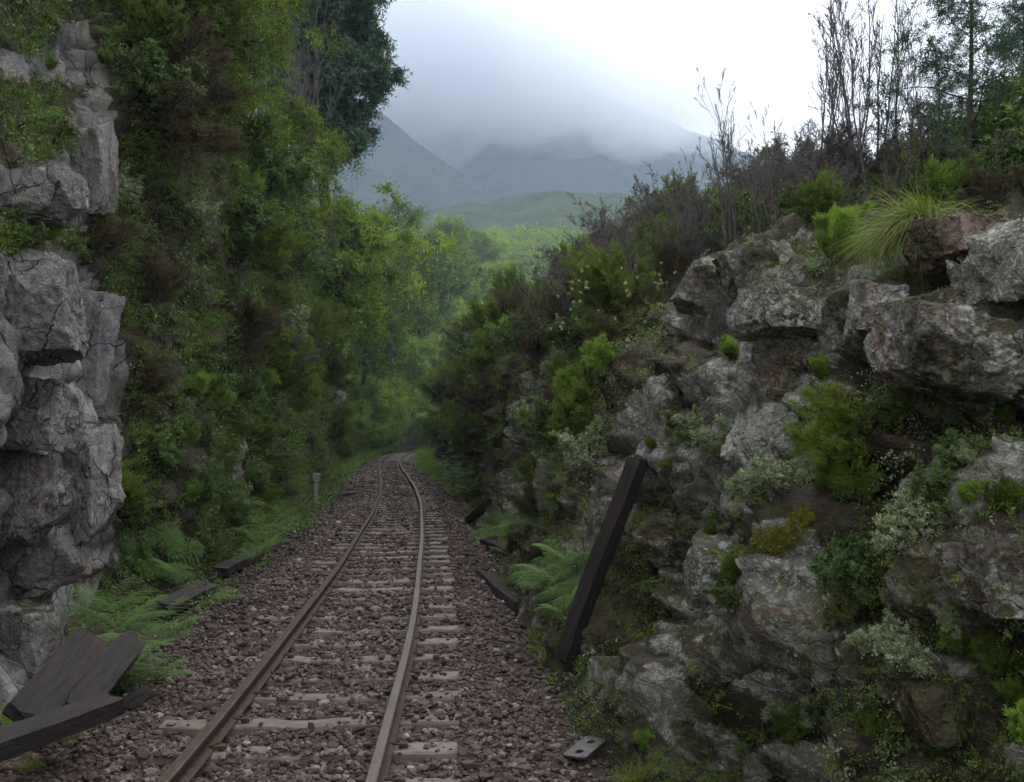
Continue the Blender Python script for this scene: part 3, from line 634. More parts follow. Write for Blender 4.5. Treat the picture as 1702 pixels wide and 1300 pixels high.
timber('old_sleeper', ground(818, 914, -0.26), ground(872, 936, -0.24), 0.22, 0.12, -4, 'dark sleeper lying just in front of another at the right wall foot', seed=11, cat='old sleeper', group='old wooden sleepers dumped beside the track')
timber('old_sleeper', ground(548, 826, -0.2), ground(612, 819, -0.2), 0.22, 0.14, 0, 'far dark beam lying across the ballast beside the small concrete post', seed=12, cat='old sleeper', group='old wooden sleepers dumped beside the track')
timber('old_sleeper', ground(778, 866, -0.2), ground(818, 832, 0.35), 0.20, 0.12, 5, 'far dark sleeper propped against the right wall foot beyond the ferns', seed=13, cat='old sleeper', group='old wooden sleepers dumped beside the track')

pb = ground(524, 846, -0.3); hp = 0.95
post = link('kilometre_post', None); post.location = pb; post.rotation_euler = (0, 0.03, 0.25)
tag(post, 'small pale concrete post with a square head beside the left side of the track', 'marker post')
m_ = MB(); m_.add(*box((0, 0, 0.34), (0.10, 0.09, 0.80))); link('shaft', m_.mesh('shaft', M['paleconc']), post)
m_ = MB(); v_, q_ = box((0, 0, 0.86), (0.20, 0.13, 0.23)); m_.add(v_, q_); hd = link('head', m_.mesh('head', M['paleconc']), post)
bv = hd.modifiers.new('bevel', 'BEVEL'); bv.width = 0.012
def plate(name, loc, rot, label):
    cu = bpy.data.curves.new(name, 'CURVE'); cu.dimensions = '2D'; cu.fill_mode = 'BOTH'; cu.extrude = 0.007; cu.bevel_depth = 0.002
    def sp(pts):
        s = cu.splines.new('POLY'); s.points.add(len(pts) - 1); s.use_cyclic_u = True
        for p, q in zip(s.points, pts): p.co = (*q, 0, 1)
    def rr(cx, cy, hw, hh, r, n=5):
        o = []
        for qx, qy, a0 in ((1, 1, 0), (-1, 1, 90), (-1, -1, 180), (1, -1, 270)):
            for i in range(n):
                a = R(a0 + 90 * i / (n - 1)); o.append((cx + qx * (hw - r) + r * math.cos(a), cy + qy * (hh - r) + r * math.sin(a)))
        return o
    sp(rr(0, 0, 0.085, 0.165, 0.02))
    for sy in (-1, 1):
        sp(rr(0, sy * 0.085, 0.026, 0.030, 0.012))
        for sx in (-1, 1): sp(rr(sx * 0.06, sy * 0.142, 0.009, 0.009, 0.008))
    t = bpy.data.objects.new('t', cu); sc.collection.objects.link(t); bpy.context.view_layer.update()
    me = bpy.data.meshes.new_from_object(t.evaluated_get(bpy.context.evaluated_depsgraph_get())); bpy.data.objects.remove(t)
    me.materials.clear(); me.materials.append(M['plate']); o = link(name, me); o.location = loc; o.rotation_euler = rot
    return tag(o, label, 'track plate')
m, nt = new_mat('dull_plate_steel'); g = G(nt); v = g.n('ShaderNodeTexCoord').outputs['Object']
f = g.noise(v, 22, 6, 0.7)
g.out(g.n('ShaderNodeBsdfPrincipled', {'Base Color': g.ramp(f, [(0.3, (0.05, 0.038, 0.036)), (0.7, (0.14, 0.125, 0.13))]), 'Roughness': 0.45, 'Metallic': 0.3, 'Normal': g.bump(f, 0.3, 0.004)}).outputs[0]); M['plate'] = m
pz = ground(973, 1243, -0.26); plate('track_plate', pz, (R(6), R(-4), R(-32)), 'flat steel plate with two square holes lying on the earth by the rails')
pz = ground(1092, 1247, -0.2); plate('track_plate', pz, (R(14), R(10), R(50)), 'rusty steel plate with a hole, half hidden in grass at the right rock foot')

# ------------------------------------------------------------------ hillside, mountains, haze
def hill_mat(name, cols, scale, bumpd):
    m, nt = new_mat(name); g = G(nt); v = g.n('ShaderNodeTexCoord').outputs['Object']
    f = g.noise(v, scale, 10, 0.72); c = g.ramp(f, cols)
    c = g.mix(g.ramp(g.noise(v, scale * 6, 6, 0.7), [(0.5, 0.0), (0.62, 0.8)]), c, tuple(x * 0.45 for x in cols[0][1]))
    g.out(g.n('ShaderNodeBsdfPrincipled', {'Base Color': c, 'Roughness': 0.95, 'Specular IOR Level': 0.1, 'Normal': g.bump(g.noise(v, scale * 4, 8, 0.7), 1.0, bumpd)}).outputs[0]); return m
M['hill'] = hill_mat('grassy_hill', [(0.3, (0.022, 0.04, 0.013)), (0.5, (0.045, 0.072, 0.02)), (0.7, (0.08, 0.105, 0.03))], 0.05, 2.0)
M['mount'] = hill_mat('scrubby_mountain', [(0.3, (0.03, 0.045, 0.03)), (0.55, (0.05, 0.07, 0.04)), (0.75, (0.09, 0.095, 0.07))], 0.012, 12.0)
def hillz(X, Y):
    z = np.interp(Y, [70, 92, 100, 108, 130, 200, 330, 420, 470, 560], [-2.0, -0.9, 0.6, 4, 14, 38, 70, 106, 112, 95])
    xx = np.where(X < 25, (X - 25) / 190, (X - 25) / 260); z = z * np.where(z > 0, 1 - 0.8 * np.minimum(xx * xx, 1), 1)
    p = np.stack([X, Y, 0 * X], -1).reshape(-1, 3)
    return z + (np.clip((Y - 95) / 60, 0, 1).reshape(-1) * (5 * fbm(p * 0.03, 4, 71) + 0.6 * fbm(p * 0.2, 4, 72))).reshape(X.shape)
def field(name, xs, ys, zf, mat):
    X, Y = np.meshgrid(xs, ys); Z = zf(X, Y); ii = np.arange(X.size).reshape(X.shape)
    q = np.stack([ii[:-1, :-1], ii[:-1, 1:], ii[1:, 1:], ii[1:, :-1]], -1).reshape(-1, 4)
    return tag(link(name, mesh_np(name, np.stack([X, Y, Z], -1).reshape(-1, 3), [q], {}, True, [mat])), kind='structure')
field('hillside', np.linspace(-170, 260, 220), np.linspace(72, 560, 240), hillz, M['hill'])
def ridge(crest, yc, y0, y1):
    cx = np.array([at(px, py, yc) for px, py in crest])
    def f(X, Y):
        cr = np.interp(X, cx[:, 0], cx[:, 2]); t = np.where(Y < yc, (Y - y0) / (yc - y0), (y1 - Y) / (y1 - yc)); t = np.clip(t, 0, 1)
        p = np.stack([X, Y, 0 * X], -1).reshape(-1, 3); gul = np.abs(fbm(p * np.array([0.011, 0.004, 1]), 5, 81)).reshape(X.shape)
        return cr * (0.06 + 0.94 * t ** 1.1) - 2 - gul * 70 * np.sin(np.pi * np.clip(t, 0, 1)) + (fbm(p * 0.03, 5, 82) * 5).reshape(X.shape) * t
    return f
field('near_mountain', np.linspace(-420, 260, 170), np.linspace(430, 900, 120), ridge([(-100, -60), (450, 60), (640, 186), (720, 248), (800, 296), (870, 330), (960, 380), (1400, 560)], 720, 430, 900), M['mount'])
field('mountain', np.linspace(-600, 600, 240), np.linspace(600, 1150, 140), ridge([(-200, -120), (500, -40), (650, 40), (800, 78), (900, 120), (1010, 160), (1100, 190), (1200, 232), (1300, 286), (1700, 470)], 960, 600, 1150), M['mount'])

def vol_mat(name, dens, col):
    m, nt = new_mat(name); pv = nt.nodes.new('ShaderNodeVolumePrincipled'); pv.inputs['Density'].default_value = dens; pv.inputs['Color'].default_value = (*col, 1)
    pv.inputs['Anisotropy'].default_value = 0.2
    o = nt.nodes.new('ShaderNodeOutputMaterial'); nt.links.new(pv.outputs[0], o.inputs['Volume']); return m
HZ = 520
bx_ = MB().add(*box((0, 565, (HZ - 2) / 2), (1300, 1240, HZ + 2)))
hz = link('haze', bx_.mesh('haze', vol_mat('pale_air', 0.00055, (0.64, 0.79, 1.0)))); tag(hz, kind='stuff')

def cloud(px, py, Y, rx, ry, rz, dens):
    rng = np.random.default_rng(int(px)); u = np.linspace(0, 2 * math.pi, 33)[:-1]; v = np.linspace(0, math.pi, 18)[1:-1]
    U, V_ = np.meshgrid(u, v); d = np.stack([np.sin(V_) * np.cos(U), np.sin(V_) * np.sin(U), np.cos(V_)], -1).reshape(-1, 3); d = np.concatenate([d, [[0, 0, 1], [0, 0, -1]]])
    d = d * (1 + 0.22 * fbm(d * 1.6 + px, 3, 5))[:, None] * np.array([rx, ry, rz]) + at(px, py, Y); n, m = len(v), 32
    q = [[i * m + j, (i + 1) * m + j, (i + 1) * m + (j + 1) % m, i * m + (j + 1) % m] for i in range(n - 1) for j in range(m)]; t = [[n * m, j, (j + 1) % m] for j in range(m)] + [[n * m + 1, (n - 1) * m + (j + 1) % m, (n - 1) * m + j] for j in range(m)]
    o = link('cloud', MB().add(d, np.array(q), np.array(t)).mesh('cloud', vol_mat('cloud_mist', dens, (0.97, 0.985, 1.0)), True)); tag(o, 'soft white cloud lying on the mountain top', 'cloud', 'low clouds on the mountain top', kind='stuff')
crg = np.random.default_rng(77)
for i in range(20):                                       # one soft bank along the crest
    t = (i + 0.5) / 20; cpx = 560 + 660 * t + crg.normal() * 18; cpy = np.interp(cpx, [500, 650, 800, 900, 1010, 1100, 1220], [70, 70, 105, 138, 168, 190, 235]) + crg.normal() * 24 + 4
    f = np.interp(cpx, [560, 800, 950, 1090, 1220], [1.35, 1.1, 0.75, 0.5, 0.35]); cloud(cpx, cpy, crg.uniform(760, 930), 95 * f * crg.uniform(0.7, 1.3), 75, 66 * f * crg.uniform(0.7, 1.3), 0.0050)

BOUL = []
def boulder(name, px, py, wpx, hpx, depth, roll, seed, label, W=None, push=0.0, mat='rock_r', tiltx=0.0, veg=0.15):
    rng = np.random.default_rng(seed); p, nn = on_wall(W or WR, px, py, 14); dist = p[1] - push; c = at(px, py, dist); sx, sz = wpx / F * dist / 2, hpx / F * dist / 2
    bm = bpy.data.meshes.new('t'); import bmesh; q = bmesh.new(); bmesh.ops.create_icosphere(q, subdivisions=6, radius=1); d = np.array([v.co[:] for v in q.verts]); fc = np.array([[v.index for v in f.verts] for f in q.faces]); q.free(); bpy.data.meshes.remove(bm)
    base = np.concatenate([np.eye(3), -np.eye(3), nrm(rng.normal(size=(7, 3)))]); base = nrm(base + rng.normal(size=base.shape) * 0.16); off = np.concatenate([rng.uniform(0.85, 1.0, 6), rng.uniform(0.95, 1.2, 7)])
    r = np.min(np.where(d @ base.T > 0.05, off / np.maximum(d @ base.T, 0.05), 9), 1); r = np.minimum(r, 1.45)
    v = d * r[:, None]; v = v * np.array([sx, depth / 2, sz]); v = v + nrm(v) * (0.055 * fbm(v * 5 + seed, 5, seed, 0.6) + 0.02 * fbm(v * 22, 3, seed + 1))[:, None]
    Rm = np.array(Matrix.Rotation(R(roll), 3, 'Y') @ Matrix.Rotation(R(tiltx), 3, 'X')); v = v @ Rm.T
    vg = np.clip(veg + 0.12 + 0.95 * fbm(v * 2.6 + seed, 5, seed, 0.6), 0, 1); ck = np.clip(fbm(v * 6, 3, seed + 3) * 2 - 0.75, 0, 1)
    me = mesh_np(name, v, [fc], {'veg': vg, 'crack': ck, 'face': np.full(len(v), rng.uniform(0.3, 0.9))}, 'angle', [M[mat]]); o = link(name, me); o.location = c; (BOUL if mat != 'rock_l' else []).append((v + c, vg, np.full(len(v), 4 * math.pi * (sx * sz * depth / 2) ** 0.667 / len(v)), nrm(v))); return tag(o, label, 'rock')
M['rock_rust'] = rock_mat('rusty_brown_rock', (0.12, 0.075, 0.05), (0.36, 0.26, 0.20), (0.40, 0.40, 0.34), 0.5, 0.5)
boulder('boulder', 1592, 412, 130, 85, 0.55, 4, 1, 'square brownish boulder on the right rim just right of the grass tussock', push=0.25, mat='rock_rust')
boulder('boulder', 1680, 440, 90, 120, 0.6, -8, 2, 'dark grey rough boulder right of the square rim boulder', push=0.08)
boulder('boulder', 1525, 520, 170, 52, 0.5, -12, 3, 'thin grey tilted slab of rock jutting out above the dark hollow', push=0.3, veg=0.0)
boulder('boulder', 1575, 590, 200, 120, 0.6, 22, 4, 'big lichen covered boulder over the dark hollow in the right wall', push=0.12)
boulder('boulder', 1455, 520, 70, 110, 0.4, 10, 5, 'dark upright rock below the tussock beside the tilted slab', push=0.1)
boulder('boulder', 1170, 490, 90, 70, 0.7, 20, 6, 'pale rounded boulder at the left end of the right rim rocks', push=0.03)
boulder('boulder', 1245, 455, 90, 95, 0.7, -15, 7, 'pale knobbly boulder on the right rim beside the twiggy bushes', push=0.05)
boulder('boulder', 1300, 520, 130, 90, 0.7, 12, 8, 'blue grey boulder below the right rim', push=0.03)
boulder('boulder', 1115, 680, 70, 120, 0.5, 6, 9, 'lichen grey rock above the leaning timber', push=-0.02)
boulder('boulder', 1265, 740, 90, 120, 0.4, 28, 10, 'pale lichen covered slanting rock in the middle of the right wall', push=-0.02, veg=0.0)
boulder('boulder', 1200, 960, 120, 130, 0.35, 14, 11, 'lichen spotted rock bulging low in the right wall', push=-0.04, veg=0.0)
boulder('boulder', 1660, 960, 130, 120, 0.4, 10, 12, 'rounded grey boulder near the right edge low on the wall', push=0.05)
boulder('boulder', 1545, 1175, 70, 80, 0.25, -8, 13, 'small grey rock with side grooves at the lower right', push=0.0)
boulder('boulder', 1390, 740, 46, 34, 0.2, 0, 17, 'small smooth blue grey stone in the green plants of the right wall', push=0.08, veg=0.0)
# pale plates of the left rock
for i, (px, py, wp, hp_, rl, pu, lab) in enumerate([        (60, 930, 150, 110, -18, -0.12, 'whitish rounded rock low on the left wall'),
        (55, 330, 150, 90, -6, -0.12, 'grey rock plate under the hanging ferns of the left wall'), (50, 520, 170, 170, -8, -0.16, 'broad pale rock plate below the leafy ledge on the left'), (140, 570, 90, 200, 7, -0.16, 'tall pale rock plate facing the track on the left'),
        (55, 690, 130, 110, 10, -0.14, 'reddish grey rock plate midway down the left wall'), (140, 800, 100, 190, -5, -0.16, 'grey rock plate above the left ferns'), (40, 830, 100, 150, 14, -0.14, 'grey rock plate at the left edge above the whitish rock'),
        (150, 280, 75, 150, 4, -0.16, 'smooth grey rock plate at the right edge of the upper left slab'), (40, 1090, 120, 160, 8, -0.14, 'pale cracked rock behind the dark boards')]):
    boulder('boulder', px, py, wp, hp_, 0.6, rl, 40 + i, lab, W=WL, push=pu, mat='rock_rust' if 'ochre' in lab else 'rock_l', veg=-0.35)
#PART3
# ------------------------------------------------------------------ plant prototypes: (stem mesh, foliage mesh)
def stems_mesh(name, segs, mat, k=4):
    s = MB(); a = np.array([x[0] for x in segs]); b = np.array([x[1] for x in segs])
    s.add(*prisms(a, b, [x[2] for x in segs], [x[3] for x in segs], k)); return s.mesh(name, M[mat])
def shrub(seed, mat, bark, n_stems, height, lean, P, M_, leafL, leafW, droop=0.25, spread=0.9, Lmin=0.1, extra=None):
    rng = np.random.default_rng(seed); segs = []; tips = []
    for i in range(n_stems):
        a = rng.uniform(0, 2 * math.pi); t = lean * math.sqrt(rng.random())
        d = np.array([math.sin(t) * math.cos(a), math.sin(t) * math.sin(a), math.cos(t)])
        grow(rng, rng.normal(size=3) * (0.06, 0.06, 0), d, height * rng.uniform(0.6, 1.1), P['rad'], 0, P, segs, tips)
    b = MB(); p0 = np.array([t[0] for t in tips]); d = np.array([t[1] for t in tips]); L = np.maximum(np.array([t[2] for t in tips]), Lmin)
    hue = np.clip(0.45 + 0.18 * rng.normal(size=len(p0)) + 0.25 * (p0[:, 2] / height - 0.5), 0, 1)
    b.add(*[x for x in sprigs(rng, p0, d, L * 1.15, M_, leafL, leafW, droop, spread, 0.08, hue)][:2], tint=None)
    b.a[-1] = np.repeat(np.repeat(hue, M_), 4) + np.repeat(rng.normal(size=len(p0) * M_) * 0.1, 4)
    return (stems_mesh('stem', segs, bark), b.mesh('foliage', M[mat]))
def P_(levels, nseg, kids, ang, ratio, start, wig, trop, rad, keep=1, tipend=True):
    return dict(levels=levels, nseg=nseg, kids=kids, ang=ang, ratio=ratio, start=start, wig=wig, trop=trop, rad=rad, keep=keep, tipend=tipend)
PR = {}
Ph = P_(2, [7, 4, 2], [3, 3], [0.5, 0.6], [0.5, 0.5], [0.15, 0.05], [0.10, 0.12, 0.1], [0.10, 0.12, 0.1], 0.010)
for k in range(3): PR['heath', k] = shrub(100 + k, 'heath', 'bark', 9, 0.9, 0.75, Ph, 22, 0.040, 0.0085, 0.10, 0.75)
for k in range(2): PR['brownheath', k] = shrub(110 + k, 'brownleaf', 'bark', 9, 0.9, 0.85, Ph, 16, 0.032, 0.008, 0.15, 0.8)
Pb = P_(2, [6, 4, 2], [2, 3], [0.75, 0.75], [0.55, 0.5], [0.2, 0.15], [0.14, 0.16, 0.1], [0.06, 0.05, 0.0], 0.012)
for k in range(3): PR['broad', k] = shrub(120 + k, 'broad', 'bark', 7, 0.9, 0.85, Pb, 9, 0.075, 0.030, 0.25, 1.0)
for k in range(2): PR['bright', k] = shrub(130 + k, 'bright', 'bark', 7, 0.55, 0.6, Ph, 18, 0.034, 0.009, 0.05, 0.8)
for k in range(2): PR['pale', k] = shrub(140 + k, 'pale', 'bark', 6, 0.7, 0.9, Pb, 8, 0.05, 0.034, 0.35, 1.1)
PR['lance', 0] = shrub(150, 'broad', 'bark', 5, 0.9, 0.5, P_(1, [6, 4], [2], [0.6], [0.45], [0.3], [0.1, 0.1], [0.08, 0.1], 0.010), 22, 0.11, 0.018, 0.1, 0.85)
Ptw = P_(3, [6, 5, 4, 2], [1, 2, 2], [0.6, 0.65, 0.6], [0.6, 0.55, 0.5], [0.2, 0.15, 0.2], [0.16, 0.2, 0.22, 0.2], [0.05, 0.05, 0.06, 0.05], 0.012)
def twiggy(seed, leafy=0.25, mat='brownleaf', bark='greybark', n=6, h=1.3):
    rng = np.random.default_rng(seed); segs = []; tips = []
    for i in range(n):
        a = rng.uniform(0, 6.28); t = 0.8 * math.sqrt(rng.random()); d = np.array([math.sin(t) * math.cos(a), math.sin(t) * math.sin(a), math.cos(t)])
        grow(rng, rng.normal(size=3) * (0.08, 0.08, 0), d, h * rng.uniform(0.6, 1.1), 0.013, 0, Ptw, segs, tips)
    idx = rng.random(len(tips)) < leafy; tp = [t for t, m in zip(tips, idx) if m]
    b = MB(); v, q, ti = sprigs(rng, np.array([t[0] for t in tp]), np.array([t[1] for t in tp]), np.array([t[2] for t in tp]), 7, 0.035, 0.014, 0.1, 0.9); b.add(v, q, tint=ti)
    segs = [(a, c, max(r * 0.8, 0.003), max(r2 * 0.8, 0.0024)) for a, c, r, r2 in segs]
    return stems_mesh('twigs', segs, bark, 3), b.mesh('foliage', M[mat])
for k in range(3): PR['twiggy', k] = twiggy(160 + k, 0.12)
PR['twiggy', 3] = twiggy(165, 0.55, 'heath')
def fern(seed, nf=8, L=0.75):
    rng = np.random.default_rng(seed); b = MB(); segs = []
    for i in range(nf):
        a = 2 * math.pi * i / nf + rng.normal() * 0.4; el = rng.uniform(0.55, 1.35); l = L * rng.uniform(0.65, 1.15); n = 15
        t = np.linspace(0, 1, n); hd = np.array([math.cos(a), math.sin(a), 0]); pts = hd * (l * t * math.cos(el * 0.75))[:, None] + np.array([0, 0, 1]) * (l * (t * math.sin(el) * 1.25 - 0.5 * t * t))[:, None]
        segs += [(pts[j], pts[j + 1], 0.005 * (1 - t[j] * 0.8), 0.005 * (1 - t[j + 1] * 0.8)) for j in range(n - 1)]
        tan = nrm(np.gradient(pts, axis=0)); side = nrm(np.cross(tan, np.array([0, 0, 1.0]))); hue = rng.random() * 0.6 + 0.2
        for sg in (-1, 1):
            for j in range(3, n):
                tl = l * 0.42 * math.sin(math.pi * min(1, (1.08 - t[j])) ** 0.8 * 0.62) * (1 - 0.2 * (j == 3)); m = max(4, int(tl / 0.017)); u = (np.arange(m) + 0.5) / m
                pd = nrm(side[j] * sg + tan[j] * 0.45 + np.array([0, 0, -0.12]) + rng.normal(size=3) * 0.05); pp = pts[j] + pd * (u * tl)[:, None] + np.array([0, 0, -0.18]) * (u * u * tl)[:, None]
                for s2 in (-1, 1):
                    ld = nrm(np.cross(pd, np.array([0, 0, 1.0])) * s2 + pd * 0.55)
                    v, q = leaf_quads(pp, np.broadcast_to(ld, pp.shape), np.broadcast_to(np.array([0, 0, 1.0]), pp.shape), (0.030 * (1 - u * 0.6)) * (L / 0.75), np.full(m, 0.0095) * L / 0.75)
                    b.add(v, q, tint=np.clip(hue + rng.normal() * 0.05, 0, 1))
    return stems_mesh('stalks', segs, 'greenstalk'), b.mesh('fronds', M['fern'])
M['greenstalk'] = leaf_mat('green_stalk', [(0.05, 0.08, 0.02), (0.09, 0.10, 0.04)], 0.0)
for k in range(3): PR['fern', k] = fern(170 + k, 8 + k)
def tussock(seed, n, L, W, lean, droop, one=False):
    rng = np.random.default_rng(seed); a = rng.uniform(0, 6.28, n) if not one else rng.normal(math.pi, 0.8, n); t = lean * np.sqrt(rng.random(n))
    d = np.stack([np.sin(t) * np.cos(a), np.sin(t) * np.sin(a), np.cos(t)], 1); b = MB()
    v, q, ti = blades(rng, rng.normal(size=(n, 3)) * (0.05, 0.05, 0.0), d, L * rng.uniform(0.5, 1.1, n), W * rng.uniform(0.6, 1.2, n), droop * rng.uniform(0.5, 1.3, n), 5); b.add(v, q, tint=ti)
    return None, b.mesh('grass_tuft', M['grass'])
for k in range(3): PR['grass', k] = tussock(180 + k, 130, 0.34, 0.007, 0.8, 0.55)
PR['tussock', 0] = tussock(190, 1500, 0.80, 0.006, 1.15, 0.8, True)

# trees ------------------------------------------------------------
def tree(seed, H, tr, mat, bark, crown, leafL, leafW, M_, cl=0.45, nlimb=16, bare=0.2, dropw=0.15, K=18):
    """trunk + limbs to clump centres given by crown(t)-> radius over relative height; leaf sprigs fill clumps"""
    rng = np.random.default_rng(seed); n = 12; t = np.linspace(0, 1, n)
    pts = np.stack([0.03 * H * np.sin(t * 3 + seed), 0.02 * H * np.sin(t * 4 + seed * 2), H * t * 0.95], 1)
    tk = MB(); tk.add(*sweep(pts, tr * (1 - t * 0.85), 8, rng, 0.06)); segs = []; C = []; Cd = []
    for i in range(nlimb):
        h = bare + (1 - bare) * (i + rng.random()) / nlimb; base = np.array([np.interp(h * 0.9, t, pts[:, k]) for k in range(3)])
        a = i * 2.4 + rng.normal() * 0.4; rr = crown(h) * rng.uniform(0.55, 1.1); top = np.array([math.cos(a) * rr, math.sin(a) * rr, rr * rng.uniform(0.15, 0.6)])
        r0 = tr * (1 - h * 0.8) * 0.42; p = base; nseg = 5
        for j in range(nseg):
            u = (j + 1) / nseg; q = base + top * u + np.array([0, 0, 0.18 * rr * math.sin(u * 3.1)]) + rng.normal(size=3) * 0.05 * rr
            segs.append((p, q, r0 * (1 - j / nseg * 0.8), r0 * (1 - u * 0.8)))
            if u > 0.35:
                for _ in range(2 + (u > 0.7)):
                    o = rng.normal(size=3) * (0.34 * rr * 0.6 + 0.14); e = q + o; segs.append((q, e, r0 * 0.25, r0 * 0.1)); C.append(e); Cd.append(nrm(o + top * 0.3))
            p = q
        C.append(p); Cd.append(nrm(top))
    C = np.array(C); Cd = np.array(Cd); b = MB()
    for c, cd_ in zip(C, Cd):
        dirs = nrm(rng.normal(size=(K, 3)) + cd_ * 0.5 + np.array([0, 0, 0.35])); hue = np.clip(0.42 + 0.28 * rng.normal() + 0.12 * rng.normal(size=K), 0, 1)
        v, q, ti = sprigs(rng, c + dirs * 0.05, dirs, cl * rng.uniform(0.5, 1.15, K), M_, leafL, leafW, dropw, 0.9, 0.1, hue); b.add(v, q, tint=ti)
    a_, b_ = np.array([x[0] for x in segs]), np.array([x[1] for x in segs]); tk.add(*prisms(a_, b_, [x[2] for x in segs], [x[3] for x in segs], 5))
    return tk.mesh('trunk', M[bark], True), b.mesh('crown', M[mat])
egg = lambda w, lo=0.15: (lambda h: w * (math.sin(math.pi * min(1, max(0, (h - lo) / (1.04 - lo))) ** 0.75) ** 0.7 + 0.12))
PR['bigever', 0] = tree(201, 11.0, 0.24, 'dark', 'bark', egg(1.8, 0.25), 0.21, 0.085, 15, 0.62, 34, 0.32, K=30)
PR['bigever', 1] = tree(202, 8.0, 0.20, 'dark', 'bark', egg(1.9, 0.1), 0.18, 0.07, 13, 0.62, 24, 0.2, K=24)
PR['feather', 0] = tree(203, 5.0, 0.10, 'heath', 'bark', egg(1.35, 0.0), 0.10, 0.024, 20, 0.42, 22, 0.05, 0.3, K=16)
PR['feather', 1] = tree(204, 4.0, 0.08, 'heath', 'bark', egg(1.1, 0.0), 0.09, 0.024, 18, 0.40, 19, 0.05, 0.35, K=15)
PR['loose', 0] = tree(205, 6.0, 0.12, 'broad', 'bark', egg(2.2, 0.2), 0.15, 0.06, 11, 0.6, 16, 0.25)
PR['loose', 1] = tree(206, 4.5, 0.10, 'broad', 'bark', egg(1.9, 0.05), 0.14, 0.06, 12, 0.6, 16, 0.1)
PR['pine', 0] = tree(207, 5.4, 0.06, 'dark', 'bark', lambda h: 1.5 * (1.15 - h * 0.75), 0.11, 0.020, 16, 0.36, 17, 0.08, 0.35, K=10)
PR['valley', 0] = tree(221, 6.0, 0.12, 'valley', 'bark', egg(2.3, 0.05), 0.24, 0.10, 9, 0.7, 18, 0.08)
PR['valley', 1] = tree(222, 4.5, 0.10, 'valley', 'bark', egg(2.1, 0.0), 0.24, 0.10, 9, 0.7, 16, 0.03)
def bare_tree(seed, H, n, leafy=0.0):
    rng = np.random.default_rng(seed); segs = []; tips = []
    P = P_(3, [9, 6, 4, 3], [1, 1, 2], [0.34, 0.4, 0.45], [0.55, 0.5, 0.5], [0.12, 0.15, 0.2], [0.06, 0.08, 0.12, 0.12], [0.06, 0.10, 0.10, 0.08], 0.03, 0.62)
    for i in range(n):
        a = rng.uniform(0, 6.28); t = 0.28 * rng.random(); d = np.array([math.sin(t) * math.cos(a), math.sin(t) * math.sin(a), math.cos(t)])
        grow(rng, rng.normal(size=3) * (0.12, 0.12, 0), d, H * rng.uniform(0.65, 1.05), 0.019, 0, P, segs, tips)
    segs = [(a, c, max(r * 0.8, 0.0036), max(r2 * 0.8, 0.003)) for a, c, r, r2 in segs]
    idx = [t for t in tips if rng.random() < 0.12]; b = MB(); v, q, ti = sprigs(rng, np.array([t[0] for t in idx]), np.array([t[1] for t in idx]), np.array([t[2] for t in idx]), 4, 0.035, 0.016); b.add(v, q, tint=ti)
    return stems_mesh('bare_branches', segs, 'greybark', 4), b.mesh('dry_leaves', M['brownleaf'])
PR['bare', 0] = bare_tree(210, 2.9, 6); PR['bare', 1] = bare_tree(211, 2.3, 4)
print('PROTO', {k: (len(v[0].polygons) if v[0] else 0, len(v[1].polygons)) for k, v in PR.items()})

def plant(kind, k, name, loc, scale, label, cat, group=None, n=None, lean=0.0, rot=None, rng=random.Random(4), squash=1.0):
    st, fo = PR[kind, k]
    q = Quaternion((0, 0, 1), rng.uniform(0, 6.28) if rot is None else rot)
    if n is not None and lean > 0:
        up = (Vector((0, 0, 1)) * (1 - lean) + Vector(n) * lean).normalized(); q = Vector((0, 0, 1)).rotation_difference(up) @ q
    if st is None: root = link(name, fo)
    else:
        root = link(name, None); root.empty_display_size = 0.1
        for me in (st, fo): link(me.name.split('.')[0], me, root)
    root.rotation_mode = 'QUATERNION'; root.rotation_quaternion = q; root.location = loc; root.scale = (scale, scale, scale * squash)
    return tag(root, label, cat, group)
